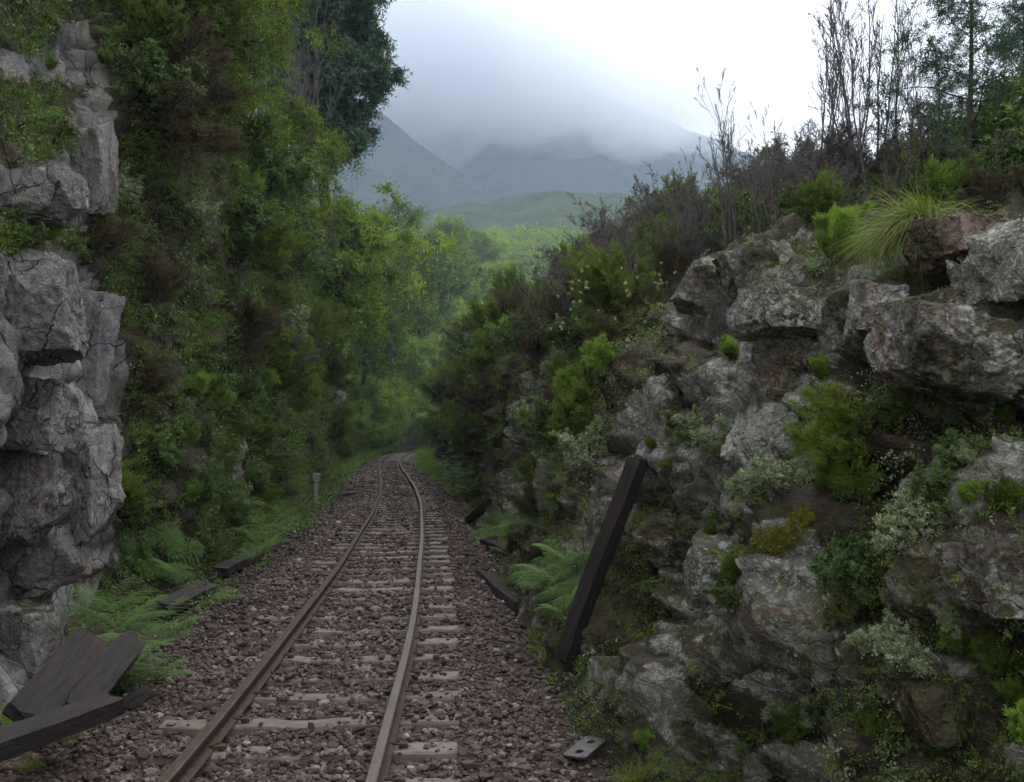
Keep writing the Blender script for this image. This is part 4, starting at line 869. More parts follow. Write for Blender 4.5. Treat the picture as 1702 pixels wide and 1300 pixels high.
#PART4
# ------------------------------------------------------------------ undergrowth that nobody could count
def undergrowth(W, seed, dens, name, style, mat, zr=(-0.3, 9.5), yr=(3.0, 112), sel=None, label=None, ref=10.0, maxn=9000, vexp=None):
    rng = np.random.default_rng(seed); P, N = W['P'], W['N']; X, Yp, dep = W['px']
    ok = (P[:, 2] > zr[0]) & (P[:, 2] < zr[1]) & (P[:, 1] > yr[0]) & (P[:, 1] < yr[1]) & (X > -120) & (X < 1830) & (Yp > -150) & (Yp < 1400) & (((np.array([0, 0, CAMZ]) - P) * N).sum(1) > -0.15 * dep)
    nz = fbm(P * 0.8 + seed * 3.1, 4, seed); ok &= sel(P, X, Yp, nz) if sel else True
    d = dens * np.clip((ref / np.maximum(dep, 1.5)) ** 1.35, 0.04, 4.0)
    lam = np.where(ok, d * W['area'] * ((W['veg'] ** 1.6) if vexp is None else (0.16 + W['veg']) ** vexp), 0); n = min(int(lam.sum()), maxn)
    k = rng.choice(len(P), n, p=lam / lam.sum()); p = P[k]; nn = nrm(N[k] * 0.6 + W['N0'][k] * 0.5); s = np.clip(np.sqrt(dep[k] / ref), 0.62, 2.4)
    p = p + rng.normal(size=p.shape) * 0.03
    hue = np.clip(0.42 + 0.35 * fbm(p * 0.55 + 9, 3, seed + 1) + 0.16 * rng.normal(size=n), 0, 1)
    b = MB(); K, M_, L, lL, lW, droop, spread, up = style
    for j in range(K):
        dr = nrm(nn * 0.8 + rng.normal(size=p.shape) * 0.55 + np.array([0, 0, up])); LL = L * s * rng.uniform(0.5, 1.3, n); ss = s * rng.uniform(0.8, 1.2, n)
        v, q, t = sprigs(rng, p, dr, LL, M_, lL * ss, lW * ss, droop, spread, 0.15, np.clip(hue + rng.normal(size=n) * 0.07, 0, 1)); b.add(v, q, tint=t)
    o = link(name, b.mesh(name, M[mat])); tag(o, label, name.replace('_', ' '), kind='stuff'); return o
HEA = (6, 16, 0.34, 0.042, 0.009, 0.30, 0.8, 0.55); BRO = (5, 7, 0.24, 0.062, 0.028, 0.35, 1.0, 0.4); SMALL = (5, 8, 0.13, 0.024, 0.014, 0.3, 1.0, 0.4); DISC = (3, 7, 0.20, 0.026, 0.021, 0.6, 1.1, 0.1)
LW = lambda P, X, Y, n: P[:, 0] < 0
undergrowth(WL, 31, 29, 'undergrowth', HEA, 'heath', sel=lambda P, X, Y, n: n > -0.3, label='dense olive green heathy undergrowth draping the left cutting wall')
undergrowth(WL, 32, 26, 'undergrowth', BRO, 'broad', sel=lambda P, X, Y, n: n > -0.2, label='leafy dark green undergrowth covering the left cutting wall')
undergrowth(WL, 33, 11, 'undergrowth', HEA, 'brownleaf', sel=lambda P, X, Y, n: n > 0.0, label='brown dead twiggy undergrowth in the gaps of the left cutting wall')
undergrowth(WR, 41, 16, 'undergrowth', HEA, 'heath', yr=(1.8, 75), sel=lambda P, X, Y, n: (n > -0.02) & ((X < 1150) | (P[:, 2] > 3.3) | (n > 0.15)), label='olive green heathy undergrowth over the right cutting wall and its rim')
undergrowth(WR, 42, 13, 'undergrowth', HEA, 'brownleaf', yr=(1.8, 75), sel=lambda P, X, Y, n: (n > -0.02) & ((X < 1150) | (P[:, 2] > 3.3)), label='brown dry undergrowth over the right cutting wall and its rim')
undergrowth(WR, 43, 85, 'undergrowth', SMALL, 'herb', yr=(1.8, 30), sel=lambda P, X, Y, n: n > -0.05, label='small green leaved plants creeping between the right lichen rocks', maxn=32000, vexp=1.1)
undergrowth(WR, 44, 60, 'undergrowth', DISC, 'pale', yr=(1.8, 22), sel=lambda P, X, Y, n: n > 0.02, label='trailing round pale leaves hanging over the right lichen rocks', maxn=15000, vexp=1.1)
undergrowth(WR, 45, 26, 'undergrowth', SMALL, 'brownleaf', yr=(1.8, 30), sel=lambda P, X, Y, n: n > 0.0, label='dead brown tangle between the right lichen rocks', maxn=12000)

BV = dict(P=np.concatenate([b[0] for b in BOUL]), veg=np.concatenate([b[1] for b in BOUL]), area=np.concatenate([b[2] for b in BOUL]), N=np.concatenate([b[3] for b in BOUL])); BV['N0'] = BV['N']; BV['px'] = project(BV['P'])
undergrowth(BV, 46, 50, 'undergrowth', (5, 8, 0.08, 0.022, 0.010, 0.3, 1.0, 0.5), 'bright', yr=(1.8, 30), zr=(-0.3, 5), sel=lambda P, X, Y, n: n > 0.1, label='bright mossy tufts growing on the right boulders')
undergrowth(BV, 47, 34, 'undergrowth', SMALL, 'brownleaf', yr=(1.8, 30), zr=(-0.3, 5), sel=lambda P, X, Y, n: n > 0.05, label='brown dry tufts growing on the right boulders')
undergrowth(WR, 48, 48, 'undergrowth', (6, 10, 0.12, 0.022, 0.009, 0.3, 0.9, 0.5), 'bright', yr=(1.8, 26), sel=lambda P, X, Y, n: n > 0.12, label='yellow green moss and heath cushions on the right rock wall', maxn=14000, vexp=1.2)
undergrowth(WL, 34, 9, 'undergrowth', HEA, 'bright', sel=lambda P, X, Y, n: (n > 0.12) & (P[:, 1] > 11), label='patches of bright green heath hanging on the left cutting wall')
undergrowth(WL, 35, 60, 'undergrowth', BRO, 'valley', yr=(58, 112), sel=lambda P, X, Y, n: n > -0.4, label='pale green bushes where the left wall ends at the bend', maxn=2500)
# low verge plants along both feet of the cutting
def verge(seed, side, n, y0, y1, w0, w1, style, mat, label, hgt=1.0):
    rng = np.random.default_rng(seed); s0, s1 = np.interp([y0, y1], _yy, _sl); s = s0 + (s1 - s0) * rng.random(n) ** 1.4; wd = rng.uniform(w0, w1, n) * side
    x, y, d = track(s); x = x + d[:, 1] * wd; y = y - d[:, 0] * wd; lim = LB(y) if side < 0 else RB(y)
    nz = fbm(np.stack([x * 1.2, y * 0.9, 0 * x], 1), 3, seed); k = (nz > -0.1) & ((x > lim - 0.2) if side < 0 else (x < lim + 0.2)); x, y, wd = x[k], y[k], wd[k]; n = len(x)
    p = np.stack([x, y, bedz(wd, x, y)], 1); sc_ = np.clip(np.sqrt(y / 9), 0.7, 2.6) * hgt; b = MB(); K, M_, L, lL, lW, dr, sp_, up = style; hue = np.clip(0.5 + 0.3 * fbm(p * 0.7, 3, seed + 5) + 0.15 * rng.normal(size=n), 0, 1)
    for j in range(K):
        v, q, t = sprigs(rng, p, nrm(rng.normal(size=p.shape) * 0.5 + np.array([0, 0, 1.0])), L * sc_ * rng.uniform(0.5, 1.3, n), M_, lL * sc_, lW * sc_, dr, sp_, 0.1, hue); b.add(v, q, tint=t)
    tag(link('verge_plants', b.mesh('verge_plants', M[mat])), label, 'verge plants', kind='stuff')
verge(51, -1, 900, 7.5, 60, 1.9, 3.4, BRO, 'broad', 'low leafy green plants along the left foot of the cutting')
verge(52, -1, 420, 45, 95, 1.6, 5.0, HEA, 'bright', 'bright green herbs beside the far bend on the left', 1.2)
verge(53, 1, 500, 5, 60, 1.75, 2.6, SMALL, 'bright', 'low bright green herbs along the right foot of the cutting', 1.2)
verge(54, 1, 420, 45, 95, 1.5, 4.0, HEA, 'bright', 'bright green herbs beside the far bend on the right', 1.2)

# ------------------------------------------------------------------ thicket and trees of the valley beyond the cutting
def thicket():
    rng = np.random.default_rng(61); n = 2600; Y = 93 + (320 - 93) * rng.random(n) ** 1.25; X = rng.uniform(-0.42, 0.42, n) * Y; Z = hillz(X, Y)
    k = ~((np.abs(X - np.interp(Y, _yy, _xx)) < 4) & (Y < 114)); X, Y, Z = X[k], Y[k], Z[k]; n = len(X); r = rng.uniform(0.8, 2.4, n) * np.clip(Y / 150, 0.7, 1.5)
    hue = np.clip(0.42 + 0.3 * fbm(np.stack([X, Y, Z], 1) * 0.06, 3, 62) + 0.24 * rng.normal(size=n), 0, 1); b = MB(); m = 110
    dv = nrm(rng.normal(size=(n, m, 3)) * np.array([1, 1, 0.9]) + np.array([0, 0, 0.45])); rad = r[:, None] * rng.uniform(0.55, 1.05, (n, m)); lob = 1 + 0.28 * np.sin(dv[..., 0] * 5 + X[:, None]) * np.cos(dv[..., 1] * 4 + Y[:, None])
    p = np.stack([X, Y, Z], 1)[:, None] + dv * (rad * lob)[..., None]; d = nrm(dv + rng.normal(size=dv.shape) * 0.7 + np.array([0, 0, 0.2])); L = (0.40 + 0.15 * r)[:, None] * rng.uniform(0.6, 1.3, (n, m))
    v, q = leaf_quads(p.reshape(-1, 3), d.reshape(-1, 3), nrm(rng.normal(size=(n * m, 3)) + np.array([0, -0.3, 0.8])), L.ravel(), L.ravel() * 0.45)
    b.add(v, q, tint=np.repeat(np.clip(np.repeat(hue, m) + rng.normal(size=n * m) * 0.1, 0, 1), 4))
    tag(link('thicket', b.mesh('thicket', M['valley'])), 'pale green bush thicket filling the valley slope beyond the cutting', 'thicket', kind='stuff')
thicket()

rg = random.Random(11); ng = np.random.default_rng(12)
def tall(kind, k, px, py_base, Y, scale, label, cat, group=None, name=None, z=None, rot=None, sq=1.0):
    p = at(px, py_base, Y)
    return plant(kind, k, name or 'tree', p, scale, label, cat, group, rot=rot, rng=rg, squash=sq)
# trees on the left wall
tall('bigever', 0, 548, 410, 34, 0.98, 'large dark blue green evergreen tree with a billowing crown against the cloudy mountain', 'tree')
tall('bare', 0, 505, 300, 30, 1.9, 'bare inner branches of a dead tree left of the large dark evergreen', 'tree')
tall('bigever', 1, 455, 60, 27, 0.6, 'dark evergreen crown cut off by the top of the picture', 'tree')
tall('feather', 0, 360, 330, 19, 0.95, 'tall feathery mid green tree on the left wall beside the dark evergreens', 'tree')
tall('feather', 1, 345, 200, 15.5, 0.95, 'feathery olive green tree leaning over the pale left rock slab', 'tree')
tall('feather', 0, 310, 90, 15, 0.7, 'feathery green tree at the top left above the dark recess', 'tree')
tall('feather', 1, 480, 420, 24, 1.0, 'feathery green bushy tree below the large dark evergreen', 'tree')
tall('valley', 1, 560, 560, 36, 1.1, 'bright leafy tree low under the large dark evergreen', 'tree')
tall('loose', 0, 640, 600, 60, 1.6, 'loose leafy tree with long side branches beyond the left wall', 'tree')
tall('loose', 1, 700, 560, 75, 1.6, 'open leafy tree whose branch reaches across the valley gap', 'tree')
for i, (px, py, Y, s) in enumerate([(600, 640, 62, 1.3), (660, 660, 88, 1.4), (715, 640, 100, 1.5), (760, 600, 110, 1.5), (690, 720, 98, 1.1), (640, 730, 84, 0.9), (610, 740, 70, 0.9), (745, 690, 104, 1.2), (800, 560, 125, 1.6), (840, 520, 140, 1.6), (740, 480, 150, 1.8), (790, 470, 170, 2.0)]):
    tall('valley', i % 2, px, py, Y, s, 'mid green leafy tree among the valley thicket beyond the end of the cutting', 'tree', 'leafy trees in the valley thicket')

for i, (px, py, Y, s) in enumerate([(592, 752, 66, 0.55), (618, 748, 76, 0.6), (640, 742, 88, 0.75), (668, 738, 97, 0.8), (694, 738, 98, 0.8), (718, 742, 92, 0.7), (655, 700, 104, 0.9), (625, 690, 92, 0.9), (690, 690, 106, 1.0), (600, 700, 80, 0.8)]):
    tall('valley', 1, px, py, Y, s, 'pale green leafy bush closing the view where the track bends away', 'bush', 'pale green bushes at the far bend', name='bush')
# bare trees, pine and thin trees on the right rim
tall('bare', 0, 1418, 300, 11.5, 0.9, 'tallest bare upright tree of thin grey branches on the right rim', 'bare tree')
tall('bare', 1, 1365, 300, 12.0, 0.86, 'bare upright grey tree at the left edge of the bare trees', 'bare tree')
tall('bare', 1, 1468, 290, 12.5, 1.0, 'bare grey tree with slanting branches between tallest bare tree and pine', 'bare tree')
tall('bare', 0, 1525, 270, 14, 0.7, 'short bare pale grey tree close beside the dark pine', 'bare tree')
tall('pine', 0, 1610, 300, 11, 0.62, 'dark pine with sparse drooping branches cut off by the top right of the picture', 'pine')
tall('pine', 0, 1700, 290, 12.5, 0.5, 'dark pine half outside the right edge of the picture', 'pine')
tall('pine', 0, 1555, 290, 13.5, 0.36, 'small dark pine just left of the tall dark pine', 'pine')

for px, py, Y, s, lab in [(985, 345, 17, 0.42, 'thin bare sapling standing out against the grey mountain left of the hedge'), (1165, 330, 14, 0.42, 'forked bare sapling above the middle of the twiggy hedge'), (1225, 310, 12.5, 0.6, 'tall wispy sapling with sparse leaves against the white sky'), (1290, 300, 12, 0.45, 'wispy bare sapling close left of the bare trees'), (1060, 350, 16, 0.36, 'short bare sapling in the left half of the twiggy hedge')]:
    p = at(px, py, Y); z = zsurf(WR, p[0], Y); plant('bare', 1, 'sapling', (p[0], Y, p[2] if z is None else min(p[2], z)), s * (1 + (0 if z is None else max(0, p[2] - z) * 0.35)), lab, 'sapling', rng=rg)
# hand placed shrubs ------------------------------------------------
def on(W, kind, k, px, py, s, label, cat='shrub', lean=0.45, name=None, group=None, rot=None, sink=0.03, sq=1.0):
    p, n = on_wall(W, px, py); p = p - n * sink
    return plant(kind, k, name or ('fern' if kind == 'fern' else 'grass_tuft' if kind in ('grass', 'tussock') else 'shrub'), p, s, label, cat, group, n=n, lean=lean, rot=rot, rng=rg, squash=sq)
L_, R_ = WL, WR
on(L_, 'fern', 0, 60, 190, 0.6, 'yellow green fern hanging over the upper left rock slab', 'fern', 0.7)
on(L_, 'heath', 0, 100, 225, 0.28, 'short olive heath tuft in the crack of the upper left slab')
on(L_, 'bright', 0, 85, 110, 0.3, 'yellow green mossy tuft at the top of the left slab')
on(L_, 'fern', 1, 190, 60, 0.55, 'light green fern at the very top left beside the slab', 'fern', 0.6)
on(L_, 'bright', 1, 170, 110, 0.3, 'bright yellow green heath at the top right corner of the left slab')
on(L_, 'broad', 1, 30, 410, 0.35, 'small leafy plant in the ledge between the two left slabs')
on(L_, 'bright', 0, 80, 400, 0.35, 'bright tuft on the ledge dividing the left slabs')
on(L_, 'broad', 2, 120, 415, 0.30, 'leafy tuft at the right end of the ledge between left slabs')
on(L_, 'pale', 0, 215, 340, 0.7, 'pale leaved shrub beside the right edge of the upper left slab')
on(L_, 'pale', 1, 235, 390, 0.55, 'pale leaved small shrub just below another beside the left slab')
on(L_, 'bright', 1, 390, 330, 1.1, 'bright green plumed heath standing out on the left wall', lean=0.5)
on(L_, 'heath', 1, 400, 440, 1.2, 'drooping green heath column on the left wall below the bright plume', lean=0.5)
on(L_, 'bright', 0, 405, 530, 0.9, 'yellow green heath hanging midway down the left wall', lean=0.6)
on(L_, 'bright', 1, 425, 640, 0.9, 'vivid green heath clump low on the left wall', lean=0.6)
on(L_, 'bright', 0, 390, 620, 0.7, 'small vivid heath tuft left of the vivid green clump', lean=0.6)
on(L_, 'lance', 0, 335, 850, 0.95, 'shrub with long narrow grey green leaves at the left wall', lean=0.3)
on(L_, 'lance', 0, 330, 930, 0.7, 'narrow leaved shrub low beneath the larger one on the left', lean=0.3)
on(L_, 'lance', 0, 340, 740, 0.6, 'narrow leaved sprout above the larger lance leaved shrub', lean=0.4)
on(L_, 'twiggy', 0, 465, 600, 0.8, 'bare grey twig bush in a dark gap of the left wall', lean=0.6)
on(L_, 'bright', 1, 320, 830, 0.5, 'small bright tuft left of the narrow leaved shrub')
on(L_, 'fern', 2, 270, 940, 1.0, 'arching fern frond clump on the left wall foot', 'fern', 0.5)
on(L_, 'brownheath', 0, 240, 230, 1.2, 'dark brown hanging heath filling the recess beside the slab', lean=0.6)
on(L_, 'brownheath', 1, 280, 150, 1.2, 'dark brown twiggy heath high in the recess', lean=0.6)
on(L_, 'heath', 2, 330, 60, 1.3, 'olive heath high above the recess at the top left', lean=0.4)
# ferns along the left foot
for (px, py, Y, s, lab) in [(205, 1040, 8.6, 0.85, 'green fern at the foot of the pale left slab'), (255, 1060, 8.3, 0.8, 'lush green fern beside the ballast on the left'), (215, 1090, 7.6, 0.65, 'fern just behind the dark boards on the left'),
        (265, 1110, 7.6, 0.5, 'small leafy fern nearest the ballast edge on the left'), (170, 1010, 9.0, 0.7, 'fern tucked high against the left slab foot'), (440, 905, 15, 0.9, 'bright fern clump halfway along the left foot'), (425, 925, 14, 0.7, 'bright small fern in front of the clump halfway along the left'),
        (455, 880, 16.5, 0.9, 'fern further along the left foot beyond the bright clump'), (480, 860, 19, 0.9, 'far fern on the left just before the concrete post'), (380, 985, 11, 0.42, 'small yellow green fern at the ballast edge by the dark sleeper')]:
    g_ = at(px, py, Y); x_ = max(g_[0], LB(Y) + 0.12); plant('fern', rg.randrange(3), 'fern', (x_, Y, max(-0.32, g_[2] - 0.1)), s, lab, 'fern', rng=rg)
# ferns along the right foot
for (px, py, s, lab) in [(735, 775, 1.3, 'farthest dark green fern on the right foot of the cutting'), (755, 795, 1.2, 'far fern on the right beside the bend'), (785, 815, 1.2, 'wide fern on the right against the dark wall'), (775, 790, 1.1, 'fern behind the wide one on the right'),
        (830, 880, 0.95, 'fern standing above the pair of dark sleepers'), (850, 870, 0.8, 'fern close to the right wall above the sleepers'), (800, 895, 0.55, 'small fern left of the pair of dark sleepers'), (925, 965, 0.95, 'large lush fern left of the leaning timber'), (960, 940, 0.9, 'lush fern right behind the leaning timber'),
        (900, 975, 0.7, 'fern by the flat dark board'), (940, 1010, 0.7, 'fern at the lower side of the leaning timber'), (975, 975, 0.6, 'small fern between timber and right rock')]:
    p_, n_ = on_wall(WR, px, py, 16); g_ = ground(px, py, -0.25); Yq = min(p_[1] - 0.12, g_[1]); q_ = at(px, py, Yq); plant('fern', rg.randrange(3), 'fern', (q_[0], Yq, q_[2] - 0.08), s * 0.85, lab, 'fern', n=(-0.6, -0.5, 0.6), lean=0.35, rng=rg)
for (px, py, s, lab) in [(905, 1075, 1.0, 'bright grass tuft left of the foot of the leaning timber'), (890, 1055, 0.8, 'yellow green grass tuft at the ballast edge near the leaning timber'), (980, 1130, 0.8, 'grass tuft by the right rock foot beyond the steel plates'), (1035, 1165, 0.7, 'grassy tuft against the right rock foot'),
        (1045, 1215, 1.0, 'long pale grass tuft between the two steel plates'), (1060, 1290, 1.1, 'bright grass tuft at the bottom by the right rock'), (1100, 1295, 0.9, 'grass tuft at the bottom below the rusty plate'), (1010, 1185, 0.55, 'thin grass tuft above the steel plate'), (800, 1098, 0.28, 'tiny weed tuft in the ballast right of the rails'), (812, 1240, 0.22, 'tiny yellow weed in the ballast near the bottom'),
        (410, 1062, 0.3, 'small weed tuft in the ballast left of the rails'), (150, 1190, 0.8, 'pale grass tuft between the dark boards'), (55, 1265, 0.7, 'yellow green grass at the bottom left below the long log'), (25, 1180, 0.9, 'dark green grass tuft between the left rock and the broad board'), (115, 1215, 0.6, 'grass tuft growing behind the long log'), (185, 1215, 0.5, 'small grass tuft in front of the end of the long log'), (232, 1120, 0.7, 'grass tuft beside the end of the dark split board'), (375, 990, 0.7, 'yellow green grass at the left ballast edge'), (585, 770, 1.7, 'tall grass tuft by the far bend on the left'), (612, 762, 1.6, 'tall yellow grass tuft at the far bend')]:
    g_ = ground(px, py, -0.22); plant('grass', rg.randrange(3), 'grass_tuft', (g_[0], g_[1], -0.2 if abs(g_[0] - TX(g_[1])) < 1.3 else -0.30), s, lab, 'grass tuft', rng=rg)
for (px, py, k, s, lab) in [(205, 1150, 'broad', 0.35, 'leafy weed between the split board and the ballast'), (95, 1235, 'pale', 0.28, 'pale leaved weed over the middle of the long log'), (20, 1235, 'bright', 0.3, 'yellow green weed over the left end of the long log'), (1000, 1150, 'broad', 0.35, 'low leafy weed by the right rock foot'), (985, 1175, 'pale', 0.3, 'low pale leaved weed on the right beyond the plates'), (1075, 1180, 'broad', 0.3, 'low green weed in the corner of the right rock'), (1085, 1270, 'bright', 0.4, 'bright low weed at the bottom by the right rock'), (1030, 1110, 'broad', 0.35, 'dark weed under the leaning timber side of right rock')]:
    g_ = ground(px, py, -0.3); plant(k, 0, 'weed', (g_[0], g_[1], -0.32), s, lab, 'weed', rng=rg)
# right wall and rim
on(R_, 'tussock', 0, 1535, 392, 0.9, 'big yellow green grass tussock spilling over the right rim', 'grass tussock', 0.15, rot=0.2)
on(R_, 'bright', 0, 1405, 395, 0.55, 'bright green heath on the right rim left of the tussock', lean=0.1)
on(R_, 'bright', 1, 1440, 345, 0.6, 'bright green heath spire behind the tussock', lean=0.05)
on(R_, 'bright', 1, 1385, 430, 0.6, 'bright small heath at the rim over the pale rocks', lean=0.1)
on(R_, 'bright', 0, 1558, 345, 0.85, 'tall bright green heath above the square rim rock', lean=0.05)
on(R_, 'bright', 1, 1590, 340, 0.6, 'bright heath right of the tall one above the rim rock', lean=0.05)
on(R_, 'heath', 0, 1340, 380, 0.6, 'olive heath on the right rim', lean=0.1)
on(R_, 'brownheath', 0, 1645, 350, 0.42, 'dark purplish brown shrub above the right end of the rim', lean=0.05)
on(R_, 'brownheath', 1, 1692, 330, 0.38, 'dark brown shrub at the right edge below the pines', lean=0.05)
on(R_, 'heath', 1, 1620, 300, 0.5, 'olive heath below the dark pine', lean=0.05)
on(R_, 'bright', 0, 1215, 590, 0.36, 'yellow green tuft on the pale right outcrop', lean=0.4)
on(R_, 'bright', 1, 1515, 570, 0.22, 'single bright green sprout on the big right rock', lean=0.4)
on(R_, 'bright', 0, 1370, 630, 0.25, 'yellow green heath cushion left of the dark hollow', lean=0.5)
on(R_, 'bright', 1, 1410, 830, 0.30, 'bright green heath in the middle of the right wall', lean=0.45)
on(R_, 'bright', 0, 1370, 800, 0.24, 'bright heath tuft above the mossy yellow patch', lean=0.45)
on(R_, 'bright', 1, 1445, 815, 0.22, 'bright heath right of the middle tuft on the right wall', lean=0.45)
on(R_, 'pale', 0, 1270, 810, 0.35, 'pale leaved plant left of the bright heath on the right wall', lean=0.5)
on(R_, 'pale', 1, 1190, 740, 0.4, 'pale trailing plant on the lichen rock', lean=0.5)
on(R_, 'heath', 2, 1450, 760, 0.4, 'orange olive heath below the small grey rock', lean=0.5)
on(R_, 'bright', 0, 1370, 1190, 0.2, 'small pine like green sprout low on the right wall', lean=0.3)
on(R_, 'bright', 1, 1590, 1090, 0.18, 'bright green sprout with reddish base at lower right', lean=0.3)
on(R_, 'bright', 0, 1690, 1170, 0.22, 'bright green plant cut by the right edge', lean=0.3)
on(R_, 'bright', 1, 1700, 1250, 0.2, 'green plant lowest at the right edge', lean=0.3)
on(R_, 'bright', 0, 1640, 1010, 0.2, 'olive tuft hanging over the rounded right boulder', lean=0.5)
on(R_, 'grass', 1, 1390, 1010, 0.8, 'dark grass tuft in the middle of the lower right wall', 'grass tuft', 0.4)
on(R_, 'pale', 0, 1500, 1080, 0.32, 'column of pale round leaves on the lower right wall', lean=0.6)
on(R_, 'pale', 1, 1330, 1180, 0.28, 'pale round leaved trail beside the small pine like sprout', lean=0.6)
on(R_, 'pale', 0, 1540, 890, 0.3, 'pale round leaves right of the bare twig on the right wall', lean=0.6)
on(R_, 'broad', 1, 1420, 960, 0.3, 'leafy yellow green plant below the bright heath of the right wall', lean=0.5)
on(R_, 'heath', 0, 960, 700, 0.9, 'golden olive grass like heath on the right wall', lean=0.6)
on(R_, 'pale', 1, 985, 770, 0.6, 'leafy pale green shrub under the golden heath', lean=0.5)
on(R_, 'bright', 1, 1015, 620, 0.55, 'yellow green tuft in the dark shrubs of the right wall', lean=0.5)
on(R_, 'twiggy', 1, 1520, 720, 0.42, 'thin dead twigs in front of the dark hollow on the right', lean=0.2)
on(R_, 'twiggy', 2, 1700, 520, 0.3, 'bare arching stems over the big right rock', lean=0.7)
on(R_, 'twiggy', 2, 1220, 530, 0.45, 'twisted grey roots and stems on the pale outcrop', lean=0.7)

# flowering shrub with cream flower heads
p, n = on_wall(WR, 1030, 530); fl = plant('heath', 1, 'flowering_shrub', p, 1.0, 'green shrub dotted with cream flower heads on the right wall', 'shrub', n=n, lean=0.55, rng=rg)
b = MB()
for i in range(70):
    d = nrm(np.array([ng.normal() * 0.8, ng.normal() * 0.8, abs(ng.normal()) * 0.5 + 0.35])); c = d * ng.uniform(0.75, 1.05); c[2] *= 0.95
    dr = nrm(ng.normal(size=(14, 3)) + np.array([0, 0, 0.6])); v, q = leaf_quads(np.broadcast_to(c, (14, 3)), dr, nrm(ng.normal(size=(14, 3))), np.full(14, 0.032), np.full(14, 0.018)); b.add(v, q, tint=ng.random())
link('flower_heads', b.mesh('flower_heads', M['flower']), fl)

mp = [on_wall(WR, px, py, 5) for px, py in [(ng.uniform(1255, 1355), ng.uniform(835, 925)) for _ in range(900)] if inpoly(np.array([px]), np.array([py]), [(1258, 885), (1300, 872), (1350, 838), (1352, 870), (1312, 900), (1290, 925), (1262, 915)])[0]]
P_0 = np.array([a for a, _ in mp]); N_0 = np.array([n for _, n in mp]); b = MB()
for j in range(4):
    v, q, t = sprigs(ng, P_0 + ng.normal(size=P_0.shape) * 0.012, nrm(N_0 + ng.normal(size=P_0.shape) * 0.5 + np.array([0, 0, 0.4])), 0.045, 7, 0.018, 0.006, 0.2, 0.9, 0.0, 0.75); b.add(v, q, tint=t)
o = link('moss_patch', b.mesh('moss_patch', M['moss'])); tag(o, 'yellow green moss patch on the lichen rock in the middle of the right wall', 'moss patch')
# scattered shrubs of the walls, zone by zone ------------------------
DESC = {'heath': 'feathery olive green heath shrub', 'brownheath': 'dark brown half dead heath shrub', 'broad': 'leafy dark green shrub', 'bright': 'bright green heath shrub', 'pale': 'pale leaved shrub', 'twiggy': 'grey purple bare twiggy shrub'}
def scatter(W, seed, n, mixk, sel, scale, lean, where, mind=0.35):
    rng = np.random.default_rng(seed); P = W['P']; X, Yp, dep = W['px']
    ok = sel(P, X, Yp) & (W['veg'] > 0.45); wgt = np.where(ok, W['area'] / np.maximum(dep, 4) ** 1.1, 0); pts = []; kinds = list(mixk); pr = np.array([mixk[k] for k in kinds]); pr = pr / pr.sum()
    for k in rng.choice(len(P), n * 6, p=wgt / wgt.sum()):
        if len(pts) >= n: break
        if any(np.linalg.norm(P[k] - q) < mind * (0.6 + dep[k] / 25) for q in pts): continue
        pts.append(P[k]); kd = kinds[rng.choice(len(kinds), p=pr)]
        s = scale * rng.uniform(0.7, 1.3) * np.clip(0.75 + dep[k] / 40, 0.8, 1.8); nv = sum(1 for a in PR if a[0] == kd)
        lab = DESC[kd] + ' ' + where
        plant(kd, int(rng.integers(nv)), 'shrub', P[k] - W['N0'][k] * 0.04, s, lab, 'shrub', 'shrubs: ' + lab, n=W['N0'][k], lean=lean, rng=rg)
bushy = {'heath': 5, 'brownheath': 2, 'broad': 4, 'bright': 1.2, 'pale': 0.8}
scatter(WL, 71, 28, bushy, lambda P, X, Y: (P[:, 1] > 10.6) & (P[:, 1] < 20) & (P[:, 2] > 3.2) & (P[:, 2] < 9.3), 0.85, 0.45, 'high on the nearer left wall')
scatter(WL, 72, 20, bushy, lambda P, X, Y: (P[:, 1] > 10.6) & (P[:, 1] < 20) & (P[:, 2] > 0.1) & (P[:, 2] < 3.2), 0.6, 0.5, 'low on the nearer left wall')
scatter(WL, 73, 34, bushy, lambda P, X, Y: (P[:, 1] > 20) & (P[:, 1] < 70) & (P[:, 2] > 2.4) & (P[:, 2] < 9.5), 1.05, 0.4, 'high on the farther left wall')
scatter(WL, 74, 14, bushy, lambda P, X, Y: (P[:, 1] > 20) & (P[:, 1] < 70) & (P[:, 2] > 0.0) & (P[:, 2] < 2.4), 0.7, 0.5, 'low on the farther left wall')
dryb = {'heath': 4, 'brownheath': 4, 'broad': 1.5, 'bright': 0.6, 'pale': 0.6}
scatter(WR, 81, 34, dryb, lambda P, X, Y: (P[:, 1] > 12) & (P[:, 1] < 28) & (P[:, 2] > 2.0) & (P[:, 2] < 5.2) & (X < 1130), 0.75, 0.35, 'on the middle of the right wall')
scatter(WR, 82, 44, dryb, lambda P, X, Y: (P[:, 1] > 28) & (P[:, 1] < 75) & (P[:, 2] > 0.4) & (P[:, 2] < 6), 0.95, 0.4, 'on the far part of the right wall')
scatter(WR, 83, 12, dryb, lambda P, X, Y: (P[:, 1] > 11) & (P[:, 1] < 28) & (P[:, 2] > 0.1) & (P[:, 2] < 2.0) & (X < 1000), 0.45, 0.5, 'low on the middle of the right wall')
rim = {'twiggy': 6, 'heath': 1.5, 'brownheath': 1.0, 'broad': 0.6}
scatter(WR, 84, 28, rim, lambda P, X, Y: (P[:, 1] > 9) & (P[:, 1] < 34) & (P[:, 2] > 3.9) & (X > 930) & (X < 1400) & (Y > 230), 0.8, 0.1, 'on top of the right rim before the mountain', 0.45)
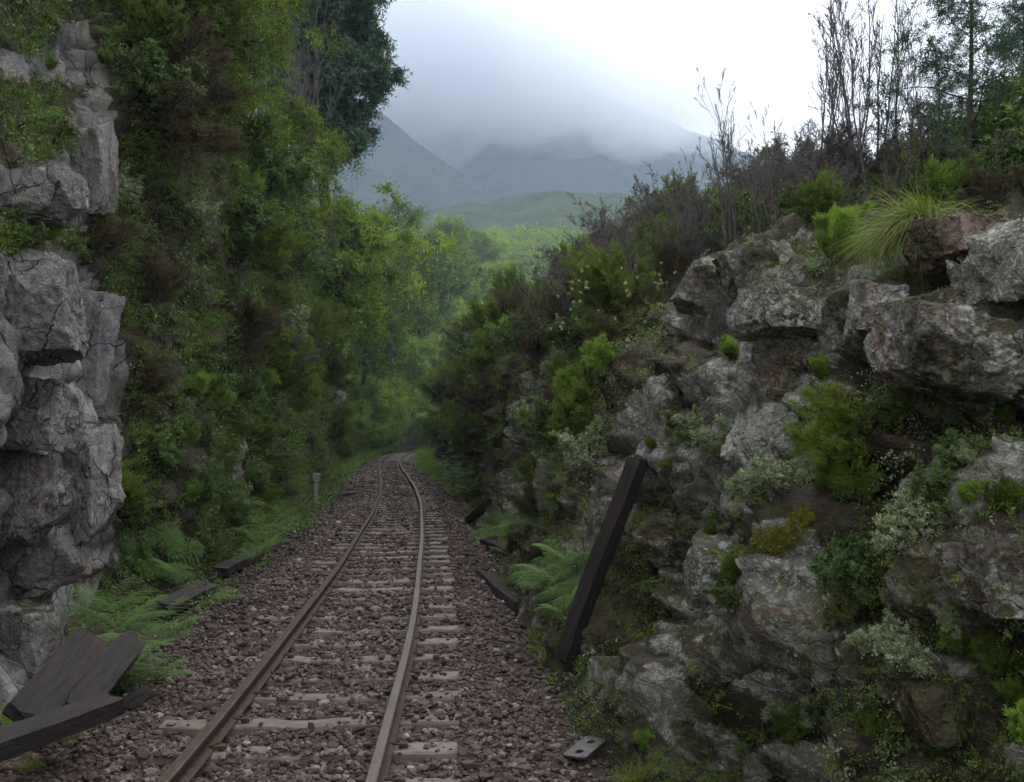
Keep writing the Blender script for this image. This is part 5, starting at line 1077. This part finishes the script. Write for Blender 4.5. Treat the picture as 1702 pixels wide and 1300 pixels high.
scatter(WR, 85, 10, {'twiggy': 6, 'heath': 1.0}, lambda P, X, Y: (P[:, 1] > 8) & (P[:, 1] < 18) & (P[:, 2] > 3.6) & (X >= 1380), 0.75, 0.05, 'under the bare trees and pines on the right rim', 0.4)
# dense hedge of twiggy shrubs on the right plateau, against hill and mountain
hr = random.Random(91); HN = ['twiggy'] * 7 + ['heath', 'brownheath', 'broad']
for i in range(46):
    px = hr.uniform(915, 1390); Y = hr.uniform(11.5, 19) if px > 1100 else hr.uniform(15, 26); x = (px - PW / 2) / F * Y; z = zsurf(WR, x, Y)
    if z is None or z < 3.2: continue
    kd = hr.choice(HN); nv = sum(1 for a in PR if a[0] == kd); lab = DESC[kd] + ' in the dense hedge on the right plateau'
    plant(kd, hr.randrange(nv), 'shrub', (x, Y, z - 0.05), hr.uniform(0.75, 1.15) * (0.8 + Y / 60), lab, 'shrub', 'shrubs: ' + lab, rng=hr)
for i in range(44):
    px = hr.uniform(1330, 1720); Y = hr.uniform(10, 20) if px > 1480 else hr.uniform(10, 13); x = (px - PW / 2) / F * Y; z = zsurf(WR, x, Y)
    if z is None or z < 3.0: continue
    kd = hr.choice(['heath', 'twiggy', 'twiggy', 'twiggy', 'brownheath']); nv = sum(1 for a in PR if a[0] == kd); lab = DESC[kd] + ' at the feet of the bare trees on the right'
    plant(kd, hr.randrange(nv), 'shrub', (x, Y, z - 0.05), hr.uniform(0.55, 0.85), lab, 'shrub', 'shrubs: ' + lab, rng=hr)
for px, Y, k, s, lab in [(1690, 10.5, 0, 1.25, 'leafy dark bush at the right edge of the picture under the pine'), (1650, 11.5, 1, 1.2, 'leafy dark bush just right of the tall pine trunk'), (1585, 12.5, 2, 1.1, 'leafy dark bush left of the tall pine trunk')]:
    x = (px - PW / 2) / F * Y; z = zsurf(WR, x, Y); plant('broad', k, 'bush', (x, Y, (3.6 if z is None else z) - 0.05), s, lab, 'bush', rng=hr)
for i in range(26):                                       # small tufts rooted in the cracks of the lower right wall
    px, py = hr.uniform(1080, 1690), hr.uniform(620, 1280); kd = hr.choice(['heath', 'bright', 'broad', 'pale', 'grass', 'heath']); lab = {'heath': 'little olive heath tuft', 'bright': 'little bright heath tuft', 'broad': 'little leafy tuft', 'pale': 'little pale leaved tuft', 'grass': 'little grass tuft'}[kd] + ' rooted in a crack of the right rock wall'
    p, n = on_wall(WR, px, py); plant(kd, 0, 'tuft', p - n * 0.02, hr.uniform(0.12, 0.24) * (2.2 if kd == 'grass' else 1), lab, 'tuft', 'tufts: ' + lab, n=n, lean=0.5, rng=hr)
#END
